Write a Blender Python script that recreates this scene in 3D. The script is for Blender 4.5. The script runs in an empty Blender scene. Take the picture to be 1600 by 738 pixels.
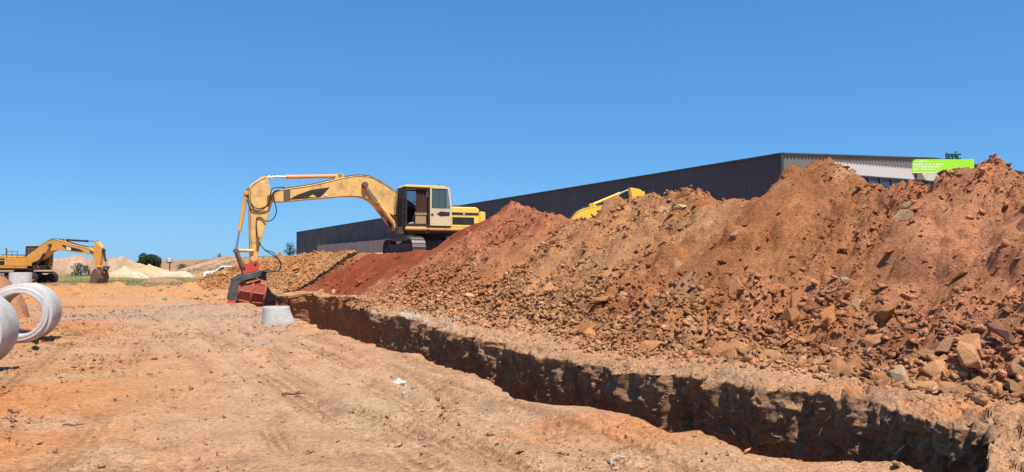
import bpy, bmesh, math, random
import numpy as np
from mathutils import Vector, Matrix
random.seed(7)
RNG = np.random.default_rng(11)
R = math.radians
SC = bpy.context.scene
COL = SC.collection

# ------------------------------------------------------------------ camera, sky, sun, exposure
FPX = 1232.0                                   # focal length in pixels of the 1600 px photograph
PITCH = math.atan(43 / FPX)
CAM = np.array([0.0, 0.0, 1.6])
cd = bpy.data.cameras.new('camera')
cam = bpy.data.objects.new('camera', cd); COL.objects.link(cam)
cam.location = CAM; cam.rotation_euler = (R(90) + PITCH, 0, 0)
cd.sensor_width = 36; cd.lens = 36 * FPX / 1600
cd.clip_start = 0.05; cd.clip_end = 12000
SC.camera = cam
SUN_EL, SUN_AZ = R(64), math.atan2(0.47, -0.88)   # azimuth: from +Y clockwise towards +X
w = bpy.data.worlds.new('World'); SC.world = w; w.use_nodes = True
nt = w.node_tree; nt.nodes.clear()
sky = nt.nodes.new('ShaderNodeTexSky'); sky.sky_type = 'NISHITA'; sky.sun_disc = False
sky.sun_elevation = SUN_EL; sky.sun_rotation = SUN_AZ
sky.air_density = 0.8; sky.dust_density = 0.2; sky.ozone_density = 4.0
bg = nt.nodes.new('ShaderNodeBackground'); bg.inputs[1].default_value = 0.074
wo = nt.nodes.new('ShaderNodeOutputWorld')
sep = nt.nodes.new('ShaderNodeSeparateColor'); com = nt.nodes.new('ShaderNodeCombineColor'); nt.links.new(sky.outputs[0], sep.inputs[0])
for i_, (pw, sc_) in enumerate(((0.742, 0.767), (0.597, 1.876), (0.479, 3.641))):      # clear, evenly blue sky: softer rise to the horizon
    a_ = nt.nodes.new('ShaderNodeMath'); a_.operation = 'POWER'; a_.inputs[1].default_value = pw; nt.links.new(sep.outputs[i_], a_.inputs[0])
    b_ = nt.nodes.new('ShaderNodeMath'); b_.operation = 'MULTIPLY'; b_.inputs[1].default_value = sc_; nt.links.new(a_.outputs[0], b_.inputs[0]); nt.links.new(b_.outputs[0], com.inputs[i_])
nt.links.new(com.outputs[0], bg.inputs[0]); nt.links.new(bg.outputs[0], wo.inputs[0])
sl = bpy.data.lights.new('sun', 'SUN'); sl.energy = 5.0; sl.angle = R(0.53); sl.color = (1.0, 0.95, 0.88)
sun = bpy.data.objects.new('sun', sl); COL.objects.link(sun)
sdir = Vector((math.sin(SUN_AZ) * math.cos(SUN_EL), math.cos(SUN_AZ) * math.cos(SUN_EL), math.sin(SUN_EL)))
sun.rotation_euler = sdir.to_track_quat('Z', 'Y').to_euler(); sun.location = sdir * 60
SC.view_settings.view_transform = 'Standard'; SC.view_settings.look = 'None'
SC.view_settings.gamma = 1.0; SC.view_settings.use_curve_mapping = False
SC.view_settings.exposure = 0.42

# ------------------------------------------------------------------ numbers
TX, TY = -0.46, 0.888                          # along the trench, away from the camera
_l = math.hypot(TX, TY); TX /= _l; TY /= _l
NX, NY = TY, -TX                               # across it, towards the heaps
def tu(x, y): return x * TX + y * TY, x * NX + y * NY
def xy(t, u): return t * TX + u * NX, t * TY + u * NY
def ray(px, py):
    a, b, c = px - 800.0, FPX, 369.0 - py
    return np.array([a, b * math.cos(PITCH) - c * math.sin(PITCH), b * math.sin(PITCH) + c * math.cos(PITCH)])
def at_depth(px, py, Y):
    d = ray(px, py); return CAM + d * (Y / d[1])
def at_z(px, py, z=0.0):
    d = ray(px, py); return CAM + d * ((z - CAM[2]) / d[2])
def sm(a, b, x):
    k = np.clip((np.asarray(x, float) - a) / (b - a), 0, 1); return k * k * (3 - 2 * k)

def hsh(ix, iy, s):
    with np.errstate(over='ignore'):
        n = (ix.astype(np.int64) * 374761393 + iy.astype(np.int64) * 668265263 + s * 974634777) & 0xFFFFFFFF
        n = ((n ^ (n >> 13)) * 1274126177) & 0xFFFFFFFF
        n = ((n ^ (n >> 15)) * 2246822519) & 0xFFFFFFFF
        n = n ^ (n >> 16)
    return n / 4294967296.0
def vn(x, y, s=0):
    x = np.asarray(x, float); y = np.asarray(y, float)
    ix = np.floor(x); iy = np.floor(y); fx = x - ix; fy = y - iy
    fx = fx ** 3 * (fx * (fx * 6 - 15) + 10); fy = fy ** 3 * (fy * (fy * 6 - 15) + 10)
    a = hsh(ix, iy, s); b = hsh(ix + 1, iy, s); c = hsh(ix, iy + 1, s); d = hsh(ix + 1, iy + 1, s)
    return (a + (b - a) * fx + (c - a) * fy + (a - b - c + d) * fx * fy) * 2 - 1
def fbm(x, y, o=4, s=0, g=0.5):
    v = 0; a = 1; tot = 0
    for i in range(o):
        v = v + a * vn(x * 2 ** i * 1.0 + 17.3 * i, y * 2 ** i - 9.1 * i, s + i); tot += a; a *= g
    return v / tot
def rubble(x, y, sc, s):
    """angular broken lumps: each cell of a jittered grid is a tilted facet"""
    x = np.asarray(x, float) / sc; y = np.asarray(y, float) / sc
    ix = np.floor(x); iy = np.floor(y)
    f1 = np.full(x.shape, 9.0); f2 = np.full(x.shape, 9.0); val = np.zeros(x.shape)
    for ox in (-1, 0, 1):
        for oy in (-1, 0, 1):
            cx = ix + ox; cy = iy + oy
            dx = x - (cx + hsh(cx, cy, s)); dy = y - (cy + hsh(cx, cy, s + 1))
            d = dx * dx + dy * dy
            v = (hsh(cx, cy, s + 2) - 0.35) * 0.8 + (hsh(cx, cy, s + 3) - 0.5) * 1.5 * dx + (hsh(cx, cy, s + 4) - 0.5) * 1.5 * dy
            n1 = d < f1
            f2 = np.where(n1, f1, np.minimum(f2, d)); val = np.where(n1, v, val); f1 = np.where(n1, d, f1)
    e = np.sqrt(f2) - np.sqrt(f1)
    return (val - 0.35 * (1 - sm(0, 0.22, e))) * sc

def clods(x, y, sc, s, prob):
    """scattered single lumps: height over a jittered grid of which only some cells hold one"""
    w_ = 0.16 * fbm(np.asarray(x) / sc * 3.5, np.asarray(y) / sc * 3.5, 3, s + 9, 0.65); x = np.asarray(x, float) / sc; y = np.asarray(y, float) / sc
    ix = np.floor(x); iy = np.floor(y); out = np.zeros(x.shape)
    for ox in (-1, 0, 1):
        for oy in (-1, 0, 1):
            cx = ix + ox; cy = iy + oy; r = 0.22 + 0.3 * hsh(cx, cy, s + 5)
            d = np.hypot(x - (cx + hsh(cx, cy, s)), (y - (cy + hsh(cx, cy, s + 1))) * 1.2) + w_; d = np.maximum(d, 0.0)
            out = np.maximum(out, np.where(hsh(cx, cy, s + 2) < prob, np.clip(1 - (d / r) ** 2.6, 0, 1) * r, 0))
    return out * sc

# ------------------------------------------------------------------ materials
MATS = {}
def nodemat(name):
    m = bpy.data.materials.new(name); m.use_nodes = True
    n = m.node_tree; b = n.nodes['Principled BSDF']; MATS[name] = m
    return m, n, b
def add(n, t, **kw):
    x = n.nodes.new(t)
    for k, v in kw.items(): setattr(x, k, v)
    return x
def noise(n, scale, detail=4, rough=0.6, src=None):
    x = add(n, 'ShaderNodeTexNoise'); x.inputs['Scale'].default_value = scale
    x.inputs['Detail'].default_value = detail; x.inputs['Roughness'].default_value = rough
    if src: n.links.new(src, x.inputs['Vector'])
    return x
def ramp(n, fac, stops):
    r = add(n, 'ShaderNodeValToRGB'); n.links.new(fac, r.inputs[0])
    e = r.color_ramp.elements
    while len(e) < len(stops): e.new(0.5)
    for i, (p, c) in enumerate(stops):
        e[i].position = p; e[i].color = (*c, 1) if len(c) == 3 else c
    return r
def mixc(n, a, b, fac, mode='MIX'):
    m = add(n, 'ShaderNodeMix', data_type='RGBA', blend_type=mode)
    for sock, v in ((m.inputs[0], fac), (m.inputs[6], a), (m.inputs[7], b)):
        if isinstance(v, (int, float)): sock.default_value = v
        elif isinstance(v, tuple): sock.default_value = (*v, 1)
        else: n.links.new(v, sock)
    return m.outputs[2]
def geo(n): return add(n, 'ShaderNodeTexCoord').outputs['Object']

def soil_mat(name, src='attr', bump=0.6, fine=1.0):
    m, n, b = nodemat(name)
    g = add(n, 'ShaderNodeNewGeometry').outputs['Position'] if src == 'attr' else geo(n)
    if src == 'attr':
        c = add(n, 'ShaderNodeAttribute'); c.attribute_name = 'Col'; c = c.outputs['Color']
    else:
        c = add(n, 'ShaderNodeObjectInfo').outputs['Color']
    n1 = noise(n, 2.2 * fine, 5, 0.65, g); n2 = noise(n, 17 * fine, 5, 0.7, g); n3 = noise(n, 70 * fine, 3, 0.7, g)
    r1 = ramp(n, n1.outputs[0], [(0.3, (0.82, 0.80, 0.78)), (0.7, (1.14, 1.12, 1.10))])
    r2 = ramp(n, n2.outputs[0], [(0.28, (0.58, 0.54, 0.50)), (0.5, (1, 1, 1)), (0.75, (1.32, 1.31, 1.30))])
    r3 = ramp(n, n3.outputs[0], [(0.30, (0.60, 0.57, 0.54)), (0.45, (1, 1, 1)), (0.75, (1.2, 1.2, 1.2))])
    c = mixc(n, c, r1.outputs[0], 1.0, 'MULTIPLY'); c = mixc(n, c, r2.outputs[0], 1.0, 'MULTIPLY'); c = mixc(n, c, r3.outputs[0], 0.8, 'MULTIPLY')
    n.links.new(c, b.inputs['Base Color'])
    b.inputs['Roughness'].default_value = 0.95; b.inputs['Specular IOR Level'].default_value = 0.12
    bp = add(n, 'ShaderNodeBump'); bp.inputs['Strength'].default_value = min(1, bump * 1.5); bp.inputs['Distance'].default_value = 0.045
    n.links.new(n2.outputs[0], bp.inputs['Height'])
    bq = add(n, 'ShaderNodeBump'); bq.inputs['Strength'].default_value = min(1, bump * 1.4); bq.inputs['Distance'].default_value = 0.016
    n.links.new(n3.outputs[0], bq.inputs['Height']); n.links.new(bp.outputs[0], bq.inputs['Normal'])
    vo = add(n, 'ShaderNodeTexVoronoi'); vo.inputs['Scale'].default_value = 24 * fine; n.links.new(g, vo.inputs['Vector'])
    vr = ramp(n, vo.outputs['Distance'], [(0.0, (1, 1, 1)), (0.55, (0, 0, 0))])
    vm = mixc(n, (0, 0, 0), vr.outputs[0], ramp(n, n1.outputs[0], [(0.4, (0.15,) * 3), (0.6, (1,) * 3)]).outputs[0])
    bv = add(n, 'ShaderNodeBump'); bv.inputs['Strength'].default_value = 0.9; bv.inputs['Distance'].default_value = 0.014
    n.links.new(vm, bv.inputs['Height']); n.links.new(bq.outputs[0], bv.inputs['Normal'])
    n.links.new(bv.outputs[0], b.inputs['Normal'])
    return m
soil_mat('soil'); soil_mat('rock', 'obj', 0.5, 1.6)

def paint(name, col, dirt=(0.16, 0.09, 0.05), amt=0.45, rough=0.45, scale=2.5, metal=0.0, coat=0.0):
    m, n, b = nodemat(name); g = geo(n)
    a = noise(n, scale, 6, 0.7, g); s = noise(n, scale * 9, 4, 0.7, g)
    f = ramp(n, a.outputs[0], [(0.45, (0, 0, 0)), (0.78, (amt, amt, amt))])
    f2 = ramp(n, s.outputs[0], [(0.55, (0, 0, 0)), (0.75, (amt, amt, amt))])
    c = mixc(n, col, dirt, f.outputs[0]); c = mixc(n, c, dirt, f2.outputs[0])
    n.links.new(c, b.inputs['Base Color'])
    rr = ramp(n, a.outputs[0], [(0.35, (rough,) * 3), (0.75, (min(1, rough + 0.35),) * 3)])
    n.links.new(rr.outputs[0], b.inputs['Roughness'])
    b.inputs['Metallic'].default_value = metal; b.inputs['Coat Weight'].default_value = coat
    bp = add(n, 'ShaderNodeBump'); bp.inputs['Strength'].default_value = 0.12; bp.inputs['Distance'].default_value = 0.01
    n.links.new(s.outputs[0], bp.inputs['Height']); n.links.new(bp.outputs[0], b.inputs['Normal'])
    return m
paint('yellow', (0.78, 0.47, 0.14), (0.24, 0.13, 0.065), 0.85, 0.5)
paint('yellow_new', (0.84, 0.50, 0.045), (0.45, 0.25, 0.06), 0.15, 0.3)
paint('yellow_old', (0.72, 0.36, 0.07), (0.26, 0.12, 0.05), 0.5, 0.45)
paint('cream', (0.70, 0.55, 0.32), (0.28, 0.17, 0.09), 0.4, 0.45)
paint('hood_yellow', (0.85, 0.60, 0.10), (0.35, 0.2, 0.06), 0.3, 0.4)
paint('black_metal', (0.022, 0.022, 0.024), (0.09, 0.06, 0.045), 0.5, 0.5)
paint('rust_metal', (0.13, 0.075, 0.05), (0.24, 0.12, 0.07), 0.7, 0.6)
paint('track_steel', (0.05, 0.042, 0.04), (0.12, 0.06, 0.04), 0.6, 0.55)
paint('shoe_steel', (0.20, 0.17, 0.15), (0.24, 0.10, 0.055), 0.75, 0.4, 5, 0.3)
paint('hose_black', (0.015, 0.015, 0.016), (0.06, 0.04, 0.03), 0.5, 0.6)
paint('signal_red', (0.62, 0.06, 0.025), (0.25, 0.09, 0.05), 0.6, 0.45)
paint('drum_red', (0.40, 0.085, 0.05), (0.30, 0.14, 0.09), 0.8, 0.6)
paint('frame_grey', (0.04, 0.043, 0.05), (0.24, 0.17, 0.12), 0.75, 0.5)
paint('blade_grey', (0.17, 0.17, 0.17), (0.24, 0.18, 0.14), 0.5, 0.45, 2.5, 0.3)
paint('tarp', (0.045, 0.047, 0.045), (0.26, 0.22, 0.17), 0.9, 0.85, 9)
paint('curtain', (0.17, 0.085, 0.06), (0.09, 0.045, 0.03), 0.5, 0.95, 8)
paint('seat_tan', (0.42, 0.26, 0.13), (0.2, 0.12, 0.07), 0.4, 0.9)
paint('interior', (0.03, 0.026, 0.024), (0.06, 0.045, 0.035), 0.5, 0.85)
paint('decal_black', (0.012, 0.012, 0.013), (0.10, 0.07, 0.045), 0.45, 0.5, 5)
paint('decal_white', (0.75, 0.75, 0.73), (0.4, 0.3, 0.2), 0.3, 0.5)
paint('decal_yellow', (0.85, 0.55, 0.03), (0.4, 0.25, 0.1), 0.2, 0.5)
paint('wall_dark', (0.040, 0.048, 0.062), (0.050, 0.057, 0.068), 0.3, 0.55, 0.3)
paint('clad_grey', (0.145, 0.148, 0.14), (0.115, 0.115, 0.11), 0.3, 0.5, 0.5)
paint('wall_grey', (0.10, 0.10, 0.11), (0.14, 0.13, 0.13), 0.3, 0.7, 0.4)
paint('wall_white', (0.50, 0.495, 0.47), (0.5, 0.46, 0.4), 0.25, 0.7, 0.5)
paint('roof_grey', (0.25, 0.26, 0.27), (0.2, 0.2, 0.2), 0.3, 0.5, 0.3)
paint('lime', (0.32, 0.76, 0.03), (0.3, 0.6, 0.05), 0.15, 0.5)
paint('sign_white', (0.85, 0.87, 0.82), (0.6, 0.65, 0.55), 0.15, 0.5)
paint('teal', (0.008, 0.05, 0.06), (0.02, 0.06, 0.07), 0.2, 0.45)
paint('sign_red', (0.55, 0.06, 0.08), (0.4, 0.1, 0.1), 0.2, 0.5)
paint('sign_dark', (0.04, 0.045, 0.05), (0.08, 0.08, 0.08), 0.3, 0.6)
paint('car_white', (0.80, 0.80, 0.78), (0.45, 0.35, 0.25), 0.25, 0.25, 1.5, 0, 0.5)
paint('rubber', (0.02, 0.02, 0.02), (0.12, 0.08, 0.05), 0.5, 0.8)
paint('vest_yellow', (0.55, 0.75, 0.05), (0.4, 0.5, 0.1), 0.2, 0.8, 8)
paint('cloth_dark', (0.02, 0.022, 0.03), (0.05, 0.045, 0.04), 0.4, 0.9, 8)
paint('cloth_blue', (0.06, 0.12, 0.36), (0.05, 0.09, 0.2), 0.3, 0.9, 8)
paint('cloth_grey', (0.34, 0.35, 0.36), (0.18, 0.16, 0.14), 0.5, 0.9, 8)
paint('skin', (0.16, 0.08, 0.05), (0.12, 0.06, 0.04), 0.3, 0.6, 8)
paint('helmet', (0.7, 0.7, 0.68), (0.5, 0.45, 0.4), 0.3, 0.4, 8)
paint('plastic_white', (0.62, 0.58, 0.50), (0.5, 0.4, 0.28), 0.4, 0.5, 8)
paint('plastic_green', (0.03, 0.33, 0.09), (0.1, 0.25, 0.08), 0.3, 0.3, 8)
paint('twig', (0.11, 0.065, 0.04), (0.2, 0.13, 0.08), 0.5, 0.9, 12)
paint('bark', (0.10, 0.07, 0.05), (0.06, 0.045, 0.03), 0.5, 0.9, 8)
m, n, b = nodemat('chrome'); b.inputs['Metallic'].default_value = 1; b.inputs['Roughness'].default_value = 0.16
b.inputs['Base Color'].default_value = (0.75, 0.75, 0.76, 1)
m, n, b = nodemat('glass'); b.inputs['Base Color'].default_value = (0.10, 0.14, 0.14, 1); b.inputs['Roughness'].default_value = 0.05
b.inputs['Transmission Weight'].default_value = 0.0; b.inputs['Alpha'].default_value = 0.45
m, n, b = nodemat('window_glass'); b.inputs['Base Color'].default_value = (0.04, 0.055, 0.085, 1); b.inputs['Roughness'].default_value = 0.08
def concrete(name, col):
    m, n, b = nodemat(name); g = geo(n)
    a = noise(n, 1.6, 6, 0.7, g); s = noise(n, 22, 4, 0.7, g)
    mp = add(n, 'ShaderNodeMapping'); mp.inputs['Scale'].default_value = (1.5, 1.5, 7); n.links.new(g, mp.inputs[0])
    k = noise(n, 2.0, 5, 0.7, mp.outputs[0])
    c = mixc(n, col, tuple(x * y for x, y in zip(col, (0.62, 0.57, 0.50))), ramp(n, a.outputs[0], [(0.42, (0, 0, 0)), (0.75, (0.8,) * 3)]).outputs[0])
    c = mixc(n, c, (0.36, 0.23, 0.15), ramp(n, k.outputs[0], [(0.56, (0, 0, 0)), (0.78, (0.55,) * 3)]).outputs[0])
    c = mixc(n, c, ramp(n, s.outputs[0], [(0.3, (0.82,) * 3), (0.7, (1.06,) * 3)]).outputs[0], 1.0, 'MULTIPLY')
    n.links.new(c, b.inputs['Base Color']); b.inputs['Roughness'].default_value = 0.9; b.inputs['Specular IOR Level'].default_value = 0.2
    bp = add(n, 'ShaderNodeBump'); bp.inputs['Strength'].default_value = 0.3; bp.inputs['Distance'].default_value = 0.01
    n.links.new(s.outputs[0], bp.inputs['Height']); n.links.new(bp.outputs[0], b.inputs['Normal'])
concrete('concrete', (0.53, 0.515, 0.48)); concrete('concrete_wall', (0.34, 0.325, 0.30))
def leafmat(name, c0, c1):
    m, n, b = nodemat(name)
    i = add(n, 'ShaderNodeNewGeometry').outputs['Random Per Island']
    r = ramp(n, i, [(0, c0), (1, c1)]); n.links.new(r.outputs[0], b.inputs['Base Color'])
    b.inputs['Roughness'].default_value = 0.7; b.inputs['Specular IOR Level'].default_value = 0.2
leafmat('leaf', (0.022, 0.042, 0.014), (0.065, 0.10, 0.035))
leafmat('grass_blade', (0.15, 0.155, 0.05), (0.38, 0.31, 0.14))
leafmat('scrub', (0.09, 0.09, 0.04), (0.22, 0.18, 0.09))

# ------------------------------------------------------------------ mesh helpers
def tag(o, label=None, cat=None, group=None, kind=None):
    for k, v in (('label', label), ('category', cat), ('group', group), ('kind', kind)):
        if v: o[k] = v
    return o
def link(name, me, mat=None, parent=None, smooth=False):
    o = bpy.data.objects.new(name, me); COL.objects.link(o)
    if mat and not me.materials: me.materials.append(MATS[mat])
    if parent: o.parent = parent
    if smooth: me.polygons.foreach_set('use_smooth', [True] * len(me.polygons))
    return o
def empty(name, loc=(0, 0, 0), rz=0.0):
    o = bpy.data.objects.new(name, None); COL.objects.link(o); o.empty_display_size = 0.3
    o.location = loc; o.rotation_euler = (0, 0, rz); return o
def np_mesh(name, V, F, col=None):
    me = bpy.data.meshes.new(name); V = np.asarray(V, np.float32); F = np.asarray(F, np.int32); k = F.shape[1]
    me.vertices.add(len(V)); me.vertices.foreach_set('co', V.ravel())
    me.loops.add(F.size); me.loops.foreach_set('vertex_index', F.ravel())
    me.polygons.add(len(F)); me.polygons.foreach_set('loop_start', np.arange(0, F.size, k, dtype=np.int32))
    me.update(calc_edges=True)
    if col is not None:
        a = me.color_attributes.new('Col', 'FLOAT_COLOR', 'POINT')
        a.data.foreach_set('color', np.hstack([col, np.ones((len(V), 1))]).astype(np.float32).ravel())
    return me
def grid_faces(nr, nc, keep=None):
    i = np.arange(nr * nc).reshape(nr, nc)
    F = np.stack([i[:-1, :-1], i[:-1, 1:], i[1:, 1:], i[1:, :-1]], -1).reshape(-1, 4)
    return F if keep is None else F[keep.reshape(-1)]
class MB:
    def __init__(s): s.bm = bmesh.new()
    def box(s, x0, x1, y0, y1, z0, z1, bev=0.0, M=None):
        r = bmesh.ops.create_cube(s.bm, size=1)
        mt = Matrix.Translation(((x0 + x1) / 2, (y0 + y1) / 2, (z0 + z1) / 2)) @ Matrix.Diagonal((x1 - x0, y1 - y0, z1 - z0, 1))
        if M: mt = M @ mt
        bmesh.ops.transform(s.bm, matrix=mt, verts=r['verts'])
        if bev: bmesh.ops.bevel(s.bm, geom=list({e for v in r['verts'] for e in v.link_edges}), offset=bev, segments=2, affect='EDGES')
        return s
    def plate(s, pts, y0, y1, bev=0.0):
        """polygon in the XZ plane extruded along Y"""
        a = [s.bm.verts.new((x, y0, z)) for x, z in pts]; b = [s.bm.verts.new((x, y1, z)) for x, z in pts]
        n = len(pts); fs = [s.bm.faces.new(a), s.bm.faces.new(b[::-1])]
        for i in range(n): fs.append(s.bm.faces.new((a[i], b[i], b[(i + 1) % n], a[(i + 1) % n])))
        bmesh.ops.recalc_face_normals(s.bm, faces=fs)
        if bev: bmesh.ops.bevel(s.bm, geom=list({e for f in fs for e in f.edges}), offset=bev, segments=1, affect='EDGES')
        return s
    def tube(s, P, r, k=8, cap=True):
        P = [Vector(p) for p in P]; rs = r if isinstance(r, (list, tuple)) else [r] * len(P); rings = []
        up = None
        for i, p in enumerate(P):
            d = (P[min(i + 1, len(P) - 1)] - P[max(i - 1, 0)]).normalized()
            if up is None: up = Vector((0, 0, 1)) if abs(d.z) < 0.9 else Vector((1, 0, 0))
            a = d.cross(up).normalized(); bb = a.cross(d).normalized(); up = bb
            rings.append([s.bm.verts.new(p + (a * math.cos(2 * math.pi * j / k) + bb * math.sin(2 * math.pi * j / k)) * rs[i]) for j in range(k)])
        for q, q2 in zip(rings, rings[1:]):
            for j in range(k): s.bm.faces.new((q[j], q[(j + 1) % k], q2[(j + 1) % k], q2[j]))
        if cap: s.bm.faces.new(rings[0][::-1]); s.bm.faces.new(rings[-1])
        return s
    def lathe(s, prof, k=40, closed=True):
        """prof: (radius, z) loop round Z"""
        rings = [[s.bm.verts.new((r * math.cos(2 * math.pi * j / k), r * math.sin(2 * math.pi * j / k), z)) for j in range(k)] for r, z in prof]
        pr = list(zip(rings, rings[1:])) + ([(rings[-1], rings[0])] if closed else [])
        for a, b in pr:
            for j in range(k): s.bm.faces.new((a[j], a[(j + 1) % k], b[(j + 1) % k], b[j]))
        return s
    def build(s, name, mat, parent=None, smooth=False, M=None):
        if M: s.bm.transform(M)
        bmesh.ops.recalc_face_normals(s.bm, faces=s.bm.faces[:])
        me = bpy.data.meshes.new(name); s.bm.to_mesh(me); s.bm.free()
        o = link(name, me, mat, parent)
        if smooth: me.shade_smooth() if smooth is True else me.polygons.foreach_set('use_smooth', [True] * len(me.polygons))
        if smooth: me.set_sharp_from_angle(angle=R(38))
        return o

# ------------------------------------------------------------------ land form
NEAR = np.array([(3.1, 4.95), (3.6, 5.35), (4.09, 5.46), (4.27, 5.33), (4.55, 5.15), (4.68, 4.92), (5.21, 4.86), (5.51, 4.93), (5.97, 5.06), (6.1, 4.77), (6.9, 4.77), (7.5, 4.69), (7.75, 4.48), (8.32, 4.29), (8.92, 4.35), (10.08, 4.63), (11.26, 4.56), (13.1, 4.85), (14.0, 4.62), (15.7, 4.66), (18.2, 4.77), (20.8, 4.74), (24, 4.9), (30, 5.0), (33.5, 5.2), (34.5, 6.2)])
FAR = np.array([(3.1, 5.0), (3.25, 5.15), (3.68, 6.0), (3.9, 6.45), (4.06, 6.6), (4.82, 6.64), (5.4, 6.75), (5.98, 6.5), (6.79, 6.34), (7.96, 6.26), (8.8, 6.05), (10.6, 5.95), (12.84, 6.17), (16.06, 6.5), (19.7, 6.75), (23.0, 7.0), (23.4, 7.4), (23.8, 8.1), (27, 8.0), (33, 7.5), (34.5, 6.3)])
T0, T1 = 3.12, 34.45
def u_near(t): return np.interp(t, NEAR[:, 0], NEAR[:, 1]) + 0.10 * sm(3.2, 4.5, t) + 0.05 * vn(t * 2.3, t * 0 + 3, 5) + 0.03 * vn(t * 7, t * 0, 6)
def u_far(t): return np.interp(t, FAR[:, 0], FAR[:, 1]) + (0.13 * vn(t * 1.6, t * 0 + 1, 8) + 0.09 * vn(t * 4.3, t * 0, 9)) * sm(3.2, 4.4, t)
CREST = np.array([(-6, 1.6), (-3, 2.2), (4, 2.55), (6.2, 2.7), (6.5, 2.72), (6.96, 2.93), (7.26, 3.02), (7.48, 2.92), (7.75, 2.85), (8.12, 2.78), (8.34, 2.7), (8.78, 2.72), (9.27, 3.05), (10.01, 3.4), (10.48, 3.41), (10.85, 3.21), (11.1, 3.0), (11.3, 2.82), (12.8, 2.83), (13.4, 3.05), (14.3, 3.27), (14.8, 3.26), (15.6, 3.16), (16.5, 3.06), (17.2, 2.94), (17.8, 2.73), (19.35, 2.91), (21.1, 3.14), (23.2, 3.55), (24.2, 3.65), (25.0, 3.5), (25.8, 2.95), (26.6, 2.5), (27.4, 2.1), (28.5, 2.0), (30.9, 2.06), (32.5, 1.95), (34.5, 2.05), (37, 2.15), (41.8, 2.16), (47, 2.05), (51, 1.8), (54, 1.25), (57, 0.5), (60, -0.2), (66, -1)])
def land(x, y):
    """broad ground level"""
    t, u = tu(x, y); d = np.hypot(x, y)
    z = 3.1 * sm(23, 37, u) * sm(-10, 15, t)
    z = z + (0.17 * sm(5.0, 6.3, u) + 0.16 * sm(6.4, 7.8, u)) * sm(-2, 3, t) * (1 - sm(36, 46, t))
    low = sm(62, 150, d) * (1 - sm(14, 30, u))
    z = z - 1.25 * low
    z = z + sm(215, 330, d) * (1 - sm(14, 30, u)) * 1.0 + 0.35 * sm(60, 120, d) * fbm(x / 40, y / 40, 3, 90)
    z = z - 0.6 * sm(450, 1500, d) + sm(28, 44, y) * (1 - sm(46, 60, y)) * (1 - sm(-14, -9, x)) * (0.12 + 0.20 * fbm(x / 2.2, y / 2.2, 4, 33, 0.6) + 0.5 * clods(x, y, 1.5, 36, 0.35) + 0.35 * clods(x, y, 0.6, 38, 0.3))
    return z
def loose(x, y):
    """0 = trodden and driven over, 1 = loose broken ground"""
    t, u = tu(x, y)
    k = fbm(x / 2.4 + 5, y / 2.4, 4, 21) * 0.9 + 0.62 * (1 - sm(-1.2, 2.6, u + 0.5 * fbm(t / 3, t * 0, 2, 3))) - 0.18 + 0.3 * sm(14, 20, t) * sm(2.6, 4.2, u)
    return sm(-0.15, 0.45, k)
RUTS = [(3.62, 0.16, 0.05), (3.05, 0.13, 0.045), (2.2, 0.2, 0.045), (1.45, 0.12, 0.035), (4.05, 0.1, 0.03), (2.62, 0.1, 0.03)]
PATHS = [[(-9, 4.9), (-6, 5.5), (-3.5, 6.2), (-1.7, 7.1), (-0.75, 8.4), (-1.0, 10.2), (-2.2, 13), (-4.4, 17.5), (-7, 23), (-9.5, 29)], [(-7.5, 4.2), (-3.4, 5.1), (-0.6, 6.2), (0.5, 7.6), (0.1, 9.4), (-1.2, 12), (-3.0, 16.2), (-5.6, 22), (-8, 28)],
         [(-3.4, 4.2), (-3.9, 7), (-5.0, 10), (-6.6, 14), (-8.6, 18.5), (-12, 25)], [(-4.9, 4.2), (-5.4, 7), (-6.5, 10), (-8.1, 14), (-10.2, 18.5), (-13.6, 25)]]
def tread(x, y):
    """(how far inside a wheel track, fine lines and lug bars of the print)"""
    inn = np.zeros(x.shape); lines = np.zeros(x.shape); t, u = tu(x, y)
    def band(q, along, w_, k, amp):
        nonlocal inn, lines
        e = np.exp(-(q / w_) ** 4) * amp * sm(-0.45, 0.1, vn(along / 1.9, along * 0 + k, 200 + k))
        inn = np.maximum(inn, e); bar = np.sign(np.sin(along * 36 + np.abs(q) / w_ * 3)) * 0.6 + np.cos(q / w_ * 9)
        lines = np.where(e >= inn, bar * e, lines)
    for i, (u0, ww, dp) in enumerate(RUTS): band(u - u0 - 0.22 * fbm(t / 5, t * 0 + i * 7, 2, 60 + i), t, ww * 1.1, i, 0.9)
    for i, P in enumerate(PATHS):
        bd = np.full(x.shape, 9.0); al = np.zeros(x.shape); acc = 0.0
        F_ = [(P[0][0], P[0][1])]
        for a in range(len(P) - 1):                                     # smooth the bends
            for f in (0.25, 0.5, 0.75, 1.0):
                p0, p1, p2, p3 = P[max(a - 1, 0)], P[a], P[a + 1], P[min(a + 2, len(P) - 1)]
                F_.append(tuple(0.5 * (2 * p1[c] + (p2[c] - p0[c]) * f + (2 * p0[c] - 5 * p1[c] + 4 * p2[c] - p3[c]) * f * f + (3 * p1[c] - p0[c] - 3 * p2[c] + p3[c]) * f ** 3) for c in (0, 1)))
        for (ax, ay), (bx, by) in zip(F_, F_[1:]):
            L_ = math.hypot(bx - ax, by - ay); ex, ey = (bx - ax) / L_, (by - ay) / L_; s_ = np.clip((x - ax) * ex + (y - ay) * ey, 0, L_)
            dx, dy = x - ax - s_ * ex, y - ay - s_ * ey; d_ = np.hypot(dx, dy); sg = np.where(ex * dy - ey * dx > 0, 1, -1)
            k_ = d_ < np.abs(bd); bd = np.where(k_, d_ * sg, bd); al = np.where(k_, acc + s_, al); acc += L_
        band(bd + 0.05 * vn(al / 1.5, al * 0, 230 + i), al, 0.17, 10 + i, 0.75)
    return inn, lines
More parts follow.
